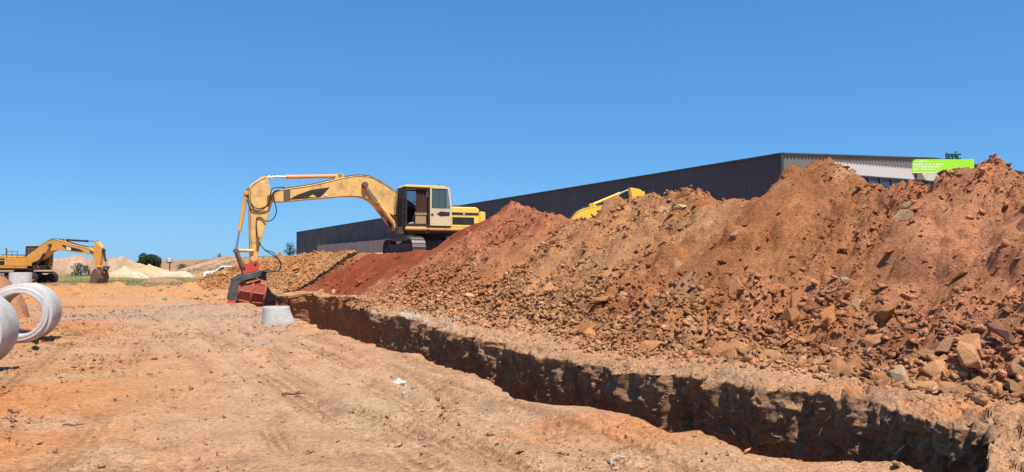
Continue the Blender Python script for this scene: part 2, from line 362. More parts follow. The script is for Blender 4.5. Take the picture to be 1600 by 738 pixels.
def ground_z(x, y):
    x = np.asarray(x, float); y = np.asarray(y, float)
    t, u = tu(x, y); d = np.hypot(x, y)
    z = land(x, y) + 0.05 * fbm(x / 3.1, y / 3.1, 3, 2) * (1 + d / 30)
    near = 1 - sm(22, 40, d)
    L = loose(x, y)
    z = z + near * (0.02 + 0.05 * L) * fbm(x / 0.55, y / 0.55, 4, 4, 0.6)
    z = z + near * L * (0.42 * rubble(x, y, 0.19, 31) + 0.45 * rubble(x + 9, y, 0.08, 37)) * sm(-0.25, 0.5, fbm(x / 0.9, y / 0.9, 2, 44))
    z = z + near * 0.12 * rubble(x, y, 0.055, 71) * sm(0.1, 0.6, fbm(x / 0.6, y / 0.6, 2, 45) + 0.2)
    be = sm(-0.1, 0.35, u - u_far(t)) * sm(3, 4, t) * near * (u < 9)
    z = z + be * (0.28 * rubble(x, y, 0.24, 51) + 0.4 * rubble(x, y, 0.09, 56)) * sm(-0.3, 0.4, fbm(x / 0.8, y / 0.8, 2, 58) + 0.25)
    if x.size > 400:
        inn, lines = tread(x, y); z = z - near * inn * (0.03 - 0.012 * lines)
    for i, (u0, ww, dp) in enumerate(RUTS):
        q = (u - u0 - 0.22 * fbm(t / 5, t * 0 + i * 7, 2, 60 + i)) / ww
        tr = np.exp(-q * q) - 0.75 * np.exp(-(np.abs(q) - 1.75) ** 2 * 3)
        lug = np.sin(t * 42 + q * 4) * np.exp(-q ** 4) * 0.012 * sm(-0.3, 0.3, vn(t / 1.6, t * 0, 70 + i))
        z = z + near * (1 - 0.6 * L) * (-dp * tr + lug) * (0.6 + 0.4 * vn(t / 2.2, t * 0, 77 + i))
    z = z + near * (1 - 0.7 * L) * 0.010 * fbm(u * 9 + 0.4 * np.sin(t / 2), t * 0.3, 3, 88, 0.6) * sm(0, 1.5, u) * (u < 5)
    z = z + 0.16 * np.exp(-((u - 3.7) / 0.7) ** 2 - ((t - 27) / 5.0) ** 2) * (1 + 0.5 * fbm(x, y, 3, 80))
    return z
def lerp3(a, b, k): return a + (np.asarray(b) - a) * k[..., None]
def soil_col(x, y):
    x = np.asarray(x, float); y = np.asarray(y, float); t, u = tu(x, y); d = np.hypot(x, y)
    c = np.broadcast_to(np.array([0.53, 0.305, 0.168]), x.shape + (3,)).copy()
    L = loose(x, y)
    c = lerp3(c, (0.46, 0.235, 0.115), sm(-0.1, 0.5, fbm(x / 1.3, y / 1.3, 6, 14, 0.68)) * 0.5)
    om = sm(-0.05, 0.4, fbm(x / 2.6, y / 2.6, 6, 15, 0.66) + 0.45 * (1 - sm(-2.0, 2.4, u)) - 0.12)
    c = lerp3(c, (0.60, 0.235, 0.085), om * 0.85)
    c = lerp3(c, (0.57, 0.27, 0.10), np.exp(-((x + 4.6) / 1.3) ** 2 - ((y - 12.0) / 4.0) ** 2) * 0.85)
    c = lerp3(c, (0.55, 0.38, 0.23), sm(0.15, 0.5, fbm(x / 1.6 + 30, y / 1.6, 6, 16, 0.68)) * 0.6)
    c = lerp3(c, (0.45, 0.22, 0.10), L * 0.3)
    c = lerp3(c, (0.54, 0.365, 0.235), np.exp(-((u - 2.5 - 0.5 * fbm(t / 4, t * 0, 2, 29)) / 1.5) ** 2) * sm(3, 8, t) * (1 - sm(26, 34, t)) * (0.65 + 0.4 * fbm(x / 1.2, y / 1.2, 5, 30, 0.66)))
    c = lerp3(c, (0.23, 0.16, 0.11), sm(0.22, 0.5, fbm(x / 0.7, y / 0.7, 5, 19, 0.7)) * 0.28 * (1 - sm(20, 30, d)))
    c = c * (1 + 0.14 * fbm(u * 8 + 0.4 * np.sin(t / 2), t * 0.35, 3, 89, 0.6) * sm(0.5, 2, u) * (u < 5))[..., None]
    inn, lines = tread(x, y); nr = 1 - sm(16, 30, d)
    c = lerp3(c, c * np.array([0.66, 0.60, 0.55]), np.clip(inn * nr * (0.55 + 0.5 * lines), -0.3, 1))
    gr = sm(-0.25, 0.3, fbm(x / 2.5, y / 3.5, 4, 17) + 0.15) * sm(18.5, 22, y + 0.15 * x) * (1 - sm(27, 33, y + 0.1 * x)) * (1 - sm(-6, -3, x))
    gr = np.maximum(gr, 0.7 * np.exp(-((u - 3.3) / 0.8) ** 2) * sm(10, 16, t) * (1 - sm(24, 30, t)) * sm(-0.3, 0.3, fbm(x / 1.1, y / 1.1, 3, 18)))
    c = lerp3(c, (0.37, 0.295, 0.225), gr * (0.55 + 0.45 * fbm(x / 0.9, y / 1.6, 4, 20, 0.65)))
    far_or = sm(31, 37, y - 0.0 * x) * (1 - sm(52, 62, y))
    c = lerp3(c, (0.50, 0.26, 0.105), far_or * (0.65 + 0.35 * fbm(x / 3, y / 3, 3, 22)))
    g = sm(50, 62, y + 5 * fbm(x / 14, y / 14, 3, 24)) * (1 - sm(12, 22, u))
    gc = lerp3(np.broadcast_to(np.array([0.19, 0.185, 0.062]), x.shape + (3,)), (0.34, 0.27, 0.12), sm(-0.3, 0.5, fbm(x / 9, y / 5, 4, 25)))
    gc = lerp3(gc, (0.36, 0.21, 0.12), sm(0.15, 0.4, fbm(x / 12 + 3, y / 12, 3, 26)))
    c = c + (gc - c) * g[..., None]
    c = lerp3(c, lerp3(np.broadcast_to(np.array([0.34, 0.20, 0.12]), x.shape + (3,)), (0.26, 0.22, 0.12), sm(-0.3, 0.4, fbm(x / 20, y / 20, 5, 28, 0.65))), sm(190, 240, d) * 0.92)
    c = lerp3(c, (0.12, 0.14, 0.06), sm(500, 900, d) * 0.9)
    return c * np.array([1.0, 0.965, 0.90])

def spacing(a, b, fn):
    out = [a]
    while out[-1] < b: out.append(out[-1] + fn(out[-1]))
    return np.array(out)
# the ground sheet: rings round the standing point
rr = spacing(0.05, 5200, lambda r: 0.6 if r < 3.4 else (0.0075 * r if r < 34 else (0.013 * r if r < 130 else 0.045 * r)))
th = np.concatenate([np.linspace(-180, -52, 24)[:-1], np.linspace(-52, -36, 22)[:-1], np.linspace(-36, 36, 540), np.linspace(36, 52, 22)[1:], np.linspace(52, 180, 24)[1:]])
RR, TH = np.meshgrid(rr, np.radians(th), indexing='ij')
GX, GY = RR * np.sin(TH), RR * np.cos(TH)
GT, GU = tu(GX, GY)
GZ = ground_z(GX, GY)
inside = (GT > T0 + 0.1) & (GT < T1 - 0.1) & (GU > u_near(GT) - 0.12) & (GU < u_far(GT) + 0.2)
keep = ~(inside[:-1, :-1] | inside[1:, :-1] | inside[:-1, 1:] | inside[1:, 1:])
me = np_mesh('ground', np.stack([GX, GY, GZ], -1).reshape(-1, 3), grid_faces(*RR.shape, keep)[:, ::-1], soil_col(GX, GY).reshape(-1, 3))
ground = tag(link('ground', me, 'soil', smooth=True), kind='structure')

# the trench, one folded sheet: near rim, near wall, floor, far wall, far rim
tt = spacing(T0, T1, lambda t: 0.0026 * (t + 3.2))
nA, nB, nC, nD, nE = 12, 8, 5, 110, 34
TT = tt[:, None]
un, uf = u_near(tt)[:, None], u_far(tt)[:, None]
mid = (un + uf) / 2; un_, uf_ = np.minimum(un, mid - 0.01), np.maximum(uf, mid + 0.01)
ends = (sm(T0, T0 + 0.5, tt) * (1 - sm(T1 - 0.5, T1, tt)))[:, None]
def gz(t, u): return ground_z(*xy(t, u))
parts_u, parts_z, parts_c = [], [], []
s = np.linspace(0, 1, nA)[None]
uA = un_ - 0.55 * (1 - s); zA = gz(TT + 0 * uA, uA) + 0.008 - 0.05 * (1 - sm(0, 0.25, s)) - 0.015 * s ** 6
parts_u.append(uA); parts_z.append(zA)
zn = zA[:, -1:]; FL = -2.0
s = np.linspace(0.08, 1, nB)[None]
parts_u.append(un_ + 0.08 * np.sin(s * 2) * np.ones_like(TT) + 0.05 * vn(TT * 4, s * 6, 101)); parts_z.append(zn + (FL * ends - zn) * s)
s = np.linspace(0.1, 0.9, nC)[None]
uC = un_ + 0.08 + (uf_ - un_ - 0.08) * s; parts_u.append(uC); parts_z.append(FL * ends + 0.05 * fbm(TT * 2, uC * 2, 3, 104) * ends + 0 * uC)
zl = gz(tt, uf_[:, 0])[:, None] + 0.02
s = np.linspace(0, 1, nD)[None]
zD = FL * ends + (zl - FL * ends) * s
up_ = sm(0.45, 0.85, s)                                              # loose crumbling upper part, cleaner cut below
gw = np.abs(vn(TT * 2.1 + 0.4 * zD, zD * 0.35, 111))                  # tooth grooves left by the bucket
scal = -0.13 * up_ * np.clip(fbm(TT * 1.7, zD * 1.1, 3, 112) + 0.12, 0, 1) + 0.10 * (gw - 0.4) + (0.08 + 0.20 * up_) * rubble(TT + 0.15 * zD, zD * 0.5, 0.26, 113) + (0.12 + 0.34 * up_) * rubble(TT, zD * 0.8, 0.09, 117) + 0.4 * rubble(TT, zD, 0.045, 114) + 0.035 * fbm(TT * 16, zD * 7, 3, 118)
fr_ = (TT * 4.6 + 0.7 * fbm(TT * 0.8, zD * 0.7, 3, 115)) % 1.0
scal = scal + 0.075 * (1 - np.abs(2 * fr_ - 1)) * sm(-0.2, 0.3, fbm(TT * 0.9, zD * 1.3, 3, 116)) * (1 - 0.6 * up_)
env = sm(0, 0.15, s) * (1 - 0.35 * sm(0.95, 1, s))
under = 0.16 * np.sin(np.clip((1 - s) * 3.0, 0, math.pi)) * (0.8 + 0.6 * vn(TT * 0.8, TT * 0, 119))   # undercut below the turf lip
batter = 0.0
ragg = 0.10 * fbm(TT * 5, TT * 0, 4, 137, 0.65) * sm(0.8, 1, s)
uD = uf_ + (scal * env + under + batter + ragg) * ends
parts_u.append(uD); parts_z.append(zD + 0.02 * vn(TT * 9, zD * 9, 120) * env)
s = np.linspace(0.03, 1, nE)[None]
lipu = uD[:, -1:]
uE = lipu + (uf_ + 1.0 - lipu) * s; clod = 0.7 * rubble(TT + 0 * uE, uE, 0.15, 121) * (1 - sm(0.35, 0.7, s)) + 0.4 * rubble(TT + 0 * uE, uE, 0.05, 125)
zE = gz(TT + 0 * uE, uE) + 0.03 * (1 - s) + clod - 0.06 * sm(0.8, 1, s)
parts_u.append(uE); parts_z.append(zE)
U = np.hstack(parts_u); Z = np.hstack(parts_z); Tm = TT + 0 * U
Tm[:, nA + nB + nC:nA + nB + nC + nD] += 0.05 * vn(TT * 3, zD * 5, 130) * env * ends
X, Y = xy(Tm, U); C = soil_col(X, Y)
wc = np.array([0.42, 0.225, 0.12]) * (0.9 + 0.22 * fbm(TT * 1.3, zD * 3, 4, 133))[..., None]
wc = lerp3(wc, (0.42, 0.235, 0.125), sm(0.72, 0.97, np.linspace(0, 1, nD)[None] + 0.12 * fbm(TT * 2, zD * 2, 3, 134)) * 0.85)
wc = lerp3(wc, (0.42, 0.20, 0.09), (sm(22.8, 24, TT) * 0.9 + 0 * zD))
a0 = nA + nB + nC; C[:, a0:a0 + nD] = wc; C[:, nA:a0] = (0.38, 0.21, 0.115)
lipc = lerp3(C[:, a0 + nD:], (0.45, 0.265, 0.145), (1 - sm(0.1, 0.75, s)) * (0.55 + 0.45 * fbm(TT * 1.4, uE, 3, 135)))
lipc = lerp3(lipc, (0.56, 0.50, 0.43), np.exp(-((TT - 18.5) / 2.8) ** 2) * sm(-0.1, 0.4, fbm(TT * 1.2, uE * 1.5, 3, 136)) * 0.8)
lipc = lerp3(lipc, (0.27, 0.185, 0.12), sm(0.0, 0.4, fbm(TT * 3.2, uE * 3.2, 5, 138, 0.65)) * 0.65 * (1 - sm(0.35, 0.85, s)))
C[:, a0 + nD:] = lipc
me = np_mesh('trench', np.stack([X, Y, Z], -1).reshape(-1, 3), grid_faces(*X.shape)[:, ::-1], C.reshape(-1, 3))
trench = tag(link('trench', me, 'soil'), kind='structure')

# ------------------------------------------------------------------ spoil heaps along the trench
def toe(t): return 7.62 - 0.55 * np.clip(np.interp(t, CREST[:, 0], CREST[:, 1]) - 3.0, -0.5, 0.6) * (1 - sm(23, 25, t)) + 0.35 * fbm(t / 2.5, t * 0, 3, 140) - 2.6 * sm(36, 54, t) + 0.5 * sm(23, 25, t) * (1 - sm(33, 37, t))
def heap_base(t, u):
    zc = np.interp(t, CREST[:, 0], CREST[:, 1]) + 0.05
    z0 = 0.3 - 0.25 * sm(36, 50, t); ub = toe(t); sl_ = 0.72 - 0.12 * sm(35, 48, t)
    lob = 0.26 * fbm(t / 1.5, u / 2.2, 4, 141)
    front = z0 + sl_ * (u - ub) + lob - 0.25 * np.exp(-((u - ub) / 0.9) ** 2) * 0.3
    uc = ub + (zc - z0) / sl_
    pad = sm(25.3, 27.2, t + 0.10 * (u - 11)) * (1 - sm(50, 58, t))
    top_m = zc - 0.7 * np.maximum(u - uc - 0.15, 0) + 0.1 * fbm(t / 0.8, u / 0.8, 3, 142)
    top_p = np.minimum(np.minimum(zc, 1.76 + (zc - 1.76) * np.exp(-np.maximum(u - uc, 0) / 0.9)) + 0.07 * fbm(t / 1.1, u / 1.1, 3, 143), zc - 0.6 * np.maximum(u - 19.5, 0) + 0.2)
    top = top_m + (top_p - top_m) * pad
    k = 0.16; h = np.clip(0.5 + 0.5 * (top - front) / k, 0, 1)
    return top * (1 - h) + front * h - k * h * (1 - h)
def reds(t, u):      # where the red fines lie
    return sm(24.0, 25.6, t + 0.78 * (u - 12) + 1.6 * fbm(t / 1.6, u / 1.6, 4, 150)) * (1 - sm(34.0, 35.6, t + 0.5 * (u - 9) + 0.7 * fbm(t / 2, u / 2, 3, 151)))
def heap_rough(t, u):
    rd = reds(t, u)
    m = sm(-0.35, 0.45, fbm(t / 1.5 + 0.9 * u / 1.5 * 0.2, u / 3.2, 4, 152) + 0.25 * (1 - sm(8, 9.6, u)) + 0.32 * (1 - sm(7.8, 9.4, t)))
    m = m * (1 - 0.5 * sm(34, 36, t)) + 0.5 * sm(40, 48, t)
    return m * (1 - 0.65 * rd), rd
def heap_z(t, u):
    m, rd = heap_rough(t, u); z = heap_base(t, u); q = t + 0.25 * u
    z = z + m * (0.42 * rubble(t, u, 0.52, 160) + 0.55 * rubble(t, u * 0.8, 0.21, 165)) + (0.2 + 0.8 * m) * 0.6 * rubble(t, u, 0.085, 170) * (1 - 0.8 * rd)
    z = z + (0.75 * clods(t, u, 0.75, 190, 0.16) + 0.8 * clods(t, u, 0.33, 195, 0.16)) * (1 - rd) * (0.4 + 0.6 * (1 - m)) * (t < 24)
    z = z + (1 - 0.7 * m) * (0.05 * fbm(q * 2.2, u * 0.8, 4, 175, 0.6) + 0.012 * fbm(q * 14, u * 1.2, 2, 177))          # runnels down the slope
    z = z + 0.08 * fbm(t / 0.5, u / 0.5, 3, 176, 0.6) * (1 - 0.6 * rd)
    big = sm(0.30, 0.5, fbm(t / 0.9, u / 0.9, 2, 178)) * (t < 24)
    return z - 0.12 * big * m
def heap_col(t, u):
    m, rd = heap_rough(t, u); q = 1.3 * fbm(t / 1.5, u / 1.5, 5, 180, 0.62)
    c = np.broadcast_to(np.array([0.44, 0.20, 0.085]), t.shape + (3,)).copy()
    a = t + 1.8 * q
    c = lerp3(c, (0.46, 0.205, 0.105), 1 - sm(7.4, 8.8, a))                       # pinkish rock at the right
    c = lerp3(c, (0.37, 0.15, 0.058), sm(8.0, 9.6, a) * (1 - sm(11.6, 13.4, a)) * 0.95)   # brown mound
    c = lerp3(c, (0.49, 0.265, 0.125), sm(12.0, 14.0, a) * (1 - sm(17, 20, a)) * 0.6)
    c = lerp3(c, (0.42, 0.165, 0.065), sm(0.0, 0.45, fbm(t / 1.0, u / 1.5, 5, 183, 0.6)) * 0.7 * (1 - sm(22, 24, t)))
    c = lerp3(c, (0.58, 0.38, 0.22), sm(0.12, 0.5, fbm(t / 1.2 + 7, u / 1.2, 5, 184, 0.62)) * 0.45)
    pk = sm(18.0, 21, t + 0.8 * (u - 10) + q) * (1 - sm(27, 28, t))
    c = lerp3(c, (0.41, 0.145, 0.075), pk * (0.4 + 0.5 * sm(9, 11, u)))
    c = lerp3(c, (0.46, 0.215, 0.08), sm(34.5, 36.5, t + 0.5 * (u - 9)))
    c = lerp3(c, (0.50, 0.30, 0.13), sm(34.5, 37, t) * sm(0.0, 0.4, fbm(t / 1.2, u / 1.2, 3, 186)) * 0.7)
    c = lerp3(c, (0.275, 0.062, 0.024), rd * 0.93)
    c = lerp3(c, (0.47, 0.26, 0.125), (1 - sm(7.8, 8.6, u)) * 0.5 * (1 - sm(33, 36, t)))
    return (0.96 * c + 0.04 * c.mean(-1, keepdims=True)) * np.array([0.95, 0.89, 0.80]) * (0.95 + 0.30 * fbm(t / 0.45, u / 0.45, 4, 188, 0.65))[..., None]
def build_heap(name, t0, t1, label, du=0.028):
    ts = spacing(t0, t1, lambda t: 0.0027 * max(t + 4.0, 6.5)); ts[-1] = t1
    um = 7.2 if t0 < 30 else 4.2
    us = np.concatenate([np.arange(um, 12.9, du), np.linspace(12.9, 22.5, 56)])
    Tg, Ug = np.meshgrid(ts, us, indexing='ij'); X, Y = xy(Tg, Ug); Zh = heap_z(Tg, Ug); g = land(X, Y)
    Zh = np.maximum(Zh, g - 0.35)
    bad = Zh < g - 0.2; kp = ~(bad[:-1, :-1] & bad[1:, :-1] & bad[:-1, 1:] & bad[1:, 1:])
    me = np_mesh(name, np.stack([X, Y, Zh], -1).reshape(-1, 3), grid_faces(*X.shape, kp)[:, ::-1], heap_col(Tg, Ug).reshape(-1, 3))
    return tag(link(name, me, 'soil'), label, 'heap')
TS = (-6.0, 25.9, 34.6, 63.0)
heaps = [build_heap('spoil_heap', TS[0], TS[1], 'long high bank of brown and pinkish broken rock and soil beside the trench', 0.026),
         build_heap('spoil_heap', TS[1], TS[2], 'low heap of fine dark red soil in front of the excavator tracks', 0.045),
         build_heap('spoil_heap', TS[2], TS[3], 'low orange rubble heap behind the excavator bucket and grey hoses', 0.06)]
for h in heaps: h['group'] = 'spoil heaps along the trench'

# ------------------------------------------------------------------ rocks
def rock_mesh(i, n=15, sub=False):
    rg = np.random.default_rng(300 + i); P = rg.normal(size=(n, 3)); P /= np.linalg.norm(P, axis=1)[:, None]
    P = np.sign(P) * np.abs(P) ** 0.72; P *= rg.uniform(0.8, 1.0, (n, 1)) * 0.5 * np.array([1.0, rg.uniform(0.5, 0.9), rg.uniform(0.26, 0.66)])
    bm = bmesh.new()
    for p in P: bm.verts.new(p)
    r = bmesh.ops.convex_hull(bm, input=bm.verts[:])
    bmesh.ops.delete(bm, geom=[v for v in bm.verts if not v.link_faces], context='VERTS')
    if sub:
        bmesh.ops.bevel(bm, geom=bm.edges[:], offset=0.018, segments=1, affect='EDGES')
    me = bpy.data.meshes.new('rock'); bm.to_mesh(me)
    bm.verts.ensure_lookup_table(); bm.verts.index_update(); bmesh.ops.triangulate(bm, faces=bm.faces[:])
    V = np.array([v.co for v in bm.verts]); F = np.array([[v.index for v in f.verts] for f in bm.faces]); bm.free()
    me.materials.append(MATS['rock']); return me, V, F
BIG = [rock_mesh(i, 12, True) for i in range(18)]
SML = [rock_mesh(50 + i, 8) for i in range(12)]
TINY = [rock_mesh(80 + i, 6) for i in range(6)]
def gzt(t, u): return ground_z(*xy(t, u))
def slope_normal(fn, t, u):
    e = 0.15; zt = (fn(t + e, u) - fn(t - e, u)) / (2 * e); zu = (fn(t, u + e) - fn(t, u - e)) / (2 * e)
    n = Vector((-zt * TX - zu * NX, -zt * TY - zu * NY, 1)); return n.normalized()
def place_rock(name, t, u, size, col, parent, i, fn=heap_base, zf=heap_z, sink=0.18, flat=True):
    o = bpy.data.objects.new(name, BIG[i % len(BIG)][0]); COL.objects.link(o)
    x, y = xy(t, u); A = lambda v: np.array([v])
    z = float(zf(A(t), A(u))[0]); zb = float(fn(A(t), A(u))[0]); z = max(min(z, zb + 0.18), float(gzt(A(t), A(u))[0]))
    n = slope_normal(lambda a, b_: float(fn(A(a), A(b_))[0]), t, u)
    q = n.to_track_quat('Z', 'Y').to_matrix() @ Matrix.Rotation(random.uniform(0, 6.28), 3, 'Z') @ Matrix.Rotation(random.gauss(0, 0.28), 3, 'X') @ Matrix.Rotation(random.gauss(0, 0.28), 3, 'Y')
    o.matrix_world = Matrix.Translation((x, y, z + size * (0.25 - sink))) @ q.to_4x4() @ Matrix.Diagonal((size, size * random.uniform(0.85, 1.1), size * random.uniform(0.8, 1.15), 1))
    o.color = (min(col[0] * 1.22, 0.75), min(col[1] * 1.15, 0.6), min(col[2] * 1.02, 0.5), 1)
    if parent: o.parent = parent
    return o
def rock_cols(c, n=None):
    """lighter broken faces of the soil they lie in"""
    k = RNG.uniform(0.95, 1.5, c.shape[:-1] + (1,)); g = c.mean(-1, keepdims=True)
    return np.clip((c * 0.94 + g * 0.06) * k, 0.02, 0.72)
def scatter(n, t0, t1):
    """screen-even density over the front of the heaps"""
    a = RNG.uniform(0, 1, n); lo, hi = math.log(t0 + 4.5), math.log(t1 + 4.5)
    t = np.exp(lo + (hi - lo) * a) - 4.5
    zc = np.interp(t, CREST[:, 0], CREST[:, 1]); ub = toe(t); u = ub - 0.75 * RNG.uniform(0, 1, n) ** 2 + (zc / 0.72 + 0.1) * RNG.uniform(0, 1, n)
    return t, u
cnt = 0
for (hi, n, t0, t1, smin) in ((0, 245, 3.0, 25.5, 0.0095), (1, 12, 26.5, 34, 0.009), (2, 36, 35.5, 54, 0.0075)):
    t, u = scatter(n, t0, t1)
    if hi == 0:                                          # the big ones roll to the foot of the bank
        k = RNG.uniform(0, 1, n) < 0.55; u = np.where(k, toe(t) - 0.3 + np.abs(RNG.normal(0, 0.75, n)), u)
        k2 = RNG.uniform(0, 1, n) < 0.42; t = np.where(k2, RNG.uniform(3.2, 8.5, n), t); u = np.where(k2, toe(t) - 0.35 + np.abs(RNG.normal(0, 0.85, n)), u)
    u = np.minimum(u, toe(t) + (np.interp(t, CREST[:, 0], CREST[:, 1]) - 0.3) / 0.72 - 0.35)
    x, y = xy(t, u); d = np.hypot(x, y)
    sz = d * smin * (1 + RNG.pareto(1.9, n)) * np.where((u < toe(t) + 1.4) & (t < 10), 1.85, 1.0); sz = np.minimum(sz, np.where(u < toe(t) + 1.4, 0.50, 0.34) * (1 if hi < 2 else 1.6)); sz = np.where(u > toe(t) + 3.4, np.minimum(sz, 0.2), sz)
    cc = rock_cols(heap_col(t, u))
    pale = RNG.uniform(0, 1, n) < 0.10; cc[pale] = np.array([0.56, 0.40, 0.25]) * RNG.uniform(0.85, 1.15, (pale.sum(), 1))
    for i in range(n):
        place_rock('rock', float(t[i]), float(u[i]), float(sz[i]), cc[i], heaps[hi], cnt); cnt += 1
def stuff_rocks(name, t, u, sz, cc, zf, parent=None, SML=SML):
    n = len(t); x, y = xy(t, u); z = zf(t, u); Vs, Fs, Cs, off = [], [], [], 0
    ax = RNG.uniform(0, 2 * np.pi, n); b_ = RNG.normal(0, 0.5, n); c_ = RNG.normal(0, 0.5, n)
    ca, sa, cb, sb, c1, s1 = np.cos(ax), np.sin(ax), np.cos(b_), np.sin(b_), np.cos(c_), np.sin(c_)
    one, nil = np.ones(n), np.zeros(n)
    Rz = np.array([[ca, -sa, nil], [sa, ca, nil], [nil, nil, one]]); Rx = np.array([[one, nil, nil], [nil, cb, -sb], [nil, sb, cb]]); Ry = np.array([[c1, nil, s1], [nil, one, nil], [-s1, nil, c1]])
    M = np.einsum('ijn,jkn,kln->nil', Rz, Rx, Ry) * sz[:, None, None]
    which = RNG.integers(0, len(SML), n)
    for k, (_, V, F) in enumerate(SML):
        s_ = np.where(which == k)[0]
        if not len(s_): continue
        P = np.einsum('nij,vj->nvi', M[s_], V) + np.stack([x[s_], y[s_], z[s_] + 0.16 * sz[s_]], -1)[:, None]
        Vs.append(P.reshape(-1, 3)); Fs.append((F[None] + (np.arange(len(s_)) * len(V))[:, None, None] + off).reshape(-1, 3)); off += len(s_) * len(V)
        Cs.append(np.repeat(cc[s_], len(V), 0))
    me = np_mesh(name, np.vstack(Vs), np.vstack(Fs), np.vstack(Cs))
    return link(name, me, 'soil', parent)
for hi, n, t0, t1, smin in ((0, 56000, 2.5, 25.9, 0.0024), (1, 1800, 25.9, 34.6, 0.002), (2, 4500, 34.6, 57, 0.0024)):
    t, u = scatter(n, t0, t1); m_, rd = heap_rough(t, u)
    k = RNG.uniform(0, 1, n) < np.clip(m_ ** 1.8 * 0.85 * (0.45 + 0.55 * sm(-0.2, 0.25, fbm(t / 0.8, u / 0.8, 3, 191))) + 0.03 + 0.5 * (1 - sm(0.3, 2.0, u - toe(t))) + (0.6 if hi == 2 else 0), 0, 1) * (1 - 0.75 * rd); t, u = t[k], u[k]
    x, y = xy(t, u); sz = np.minimum(np.hypot(x, y) * smin * (1 + RNG.pareto(2.2, len(t)) * 0.8) * (1 + 0.9 * (1 - sm(0.4, 2.4, u - toe(t))) * (t < 24)), 0.22)
    stuff_rocks('rubble', t, u, sz, rock_cols(heap_col(t, u)) * (1 + 0.12 * (1 - sm(0.3, 1.6, u - toe(t))))[:, None], lambda a, b_: np.maximum(heap_z(a, b_), gzt(a, b_)), heaps[hi])['kind'] = 'stuff'
# crumbs and pebbles on the open ground and on the bench beyond the trench
n = 120000; d = np.exp(RNG.uniform(math.log(4.6), math.log(34), n)); a = RNG.uniform(R(-37), R(37), n); x, y = d * np.sin(a), d * np.cos(a)
t, u = tu(x, y); k = ((u < u_near(t) - 0.06) | (u > u_far(t) + 0.1) | (t < T0)) & (u < 8.2) & (RNG.uniform(0, 1, n) < 0.06 + 0.8 * loose(x, y) * sm(-0.3, 0.3, fbm(x / 0.7, y / 0.7, 3, 46)) + 0.7 * (u > 5.5) + 0.5 * sm(0.25, 0.5, fbm(x / 0.8, y / 0.8, 3, 47)))
x, y, t, u, d = x[k], y[k], t[k], u[k], d[k]
sz = np.minimum(d * 0.0018 * (1 + RNG.pareto(2.2, len(x))), 0.12)
cc = np.clip(soil_col(x, y) * RNG.uniform(0.85, 1.3, (len(x), 1)), 0, 0.7)
stuff_rocks('pebbles', t, u, sz, cc, gzt, ground, TINY)['kind'] = 'stuff'
n = 1600; x = RNG.uniform(-30, -9, n); y = RNG.uniform(33, 60, n); t, u = tu(x, y); k = fbm(x / 3, y / 3, 3, 48) > -0.1; cc = np.clip(soil_col(x, y) * RNG.uniform(0.9, 1.35, (n, 1)), 0, 0.7)
stuff_rocks('clods', t[k], u[k], 0.07 * (1 + RNG.pareto(2.2, n))[k], cc[k], gzt, ground)['kind'] = 'stuff'
n = 70; d = np.exp(RNG.uniform(math.log(5.5), math.log(30), n)); a = RNG.uniform(R(-34), R(30), n); x, y = d * np.sin(a), d * np.cos(a); t, u = tu(x, y)
for i in range(n):
    if u[i] < u_near(t[i]) - 0.25 or (u_far(t[i]) + 0.25 < u[i] < 7.8):
        c = rock_cols(soil_col(x[i:i + 1], y[i:i + 1]))[0] * 0.9
        place_rock('stone', float(t[i]), float(u[i]), float(d[i] * 0.0062 * (1 + RNG.pareto(3.5))), c, ground, i, gzt, gzt, 0.2)
def boulder(px, py, size, col, label, i, sc=(1, 1, 1), onheap=True, rot=0.0):
    d = ray(px, py)
    P = CAM + (d / d[1])[None] * np.linspace(3, 40, 6000)[:, None]; tv, uv = tu(P[:, 0], P[:, 1])   # along the sight line to the surface it lies on
    hit = np.argmax(P[:, 2] < np.maximum(land(P[:, 0], P[:, 1]), np.where(uv > 7, heap_base(tv, uv), -9))); t, u = tv[hit], uv[hit]
    o = place_rock('boulder', float(t), float(u), size, col, None, i, heap_base if onheap else gzt, heap_base if onheap else gzt, 0.06)
    o.matrix_world = o.matrix_world @ Matrix.Rotation(rot, 4, 'Z') @ Matrix.Diagonal((*sc, 1))
    return tag(o, label, 'boulder', 'boulders on and beside the bank')
boulder(783, 468, 0.60, (0.46, 0.33, 0.20), 'large pale rounded boulder at the foot of the rubble bank, farthest from the camera', 0, (1, 1, 1.5))
boulder(1384, 498, 0.36, (0.42, 0.23, 0.09), 'yellow-ochre rounded boulder halfway down the right of the bank', 5, (1, 1, 1.35))
boulder(1580, 618, 0.32, (0.36, 0.21, 0.11), 'brown boulder at the foot of the bank, lowest by the right edge', 2, (1, 1, 1.4))
boulder(1588, 582, 0.34, (0.46, 0.28, 0.16), 'pale orange blocky boulder with white streaks near the right edge', 7, (1, 1, 1.35))
boulder(1562, 530, 0.40, (0.33, 0.18, 0.12), 'long pinkish-brown rock slab leaning at the right of the bank', 9, (1.1, 0.6, 0.8), rot=0.6)
boulder(1455, 566, 0.32, (0.38, 0.22, 0.11), 'rough knobbly brown boulder in the rubble just above the bench', 11, (1, 1, 1.2))
boulder(1478, 548, 0.36, (0.37, 0.22, 0.13), 'flat layered brown rock amid the rubble above the bench', 4, (1.2, 0.8, 0.9))
boulder(1402, 733, 0.17, (0.47, 0.31, 0.18), 'small tan stone on the near edge of the trench at the bottom of the picture', 3, (1, 1, 1.5), False)
boulder(1062, 328, 0.34, (0.62, 0.47, 0.30), 'flat cream stone near the top of the bank', 8, (1.2, 0.8, 0.8))

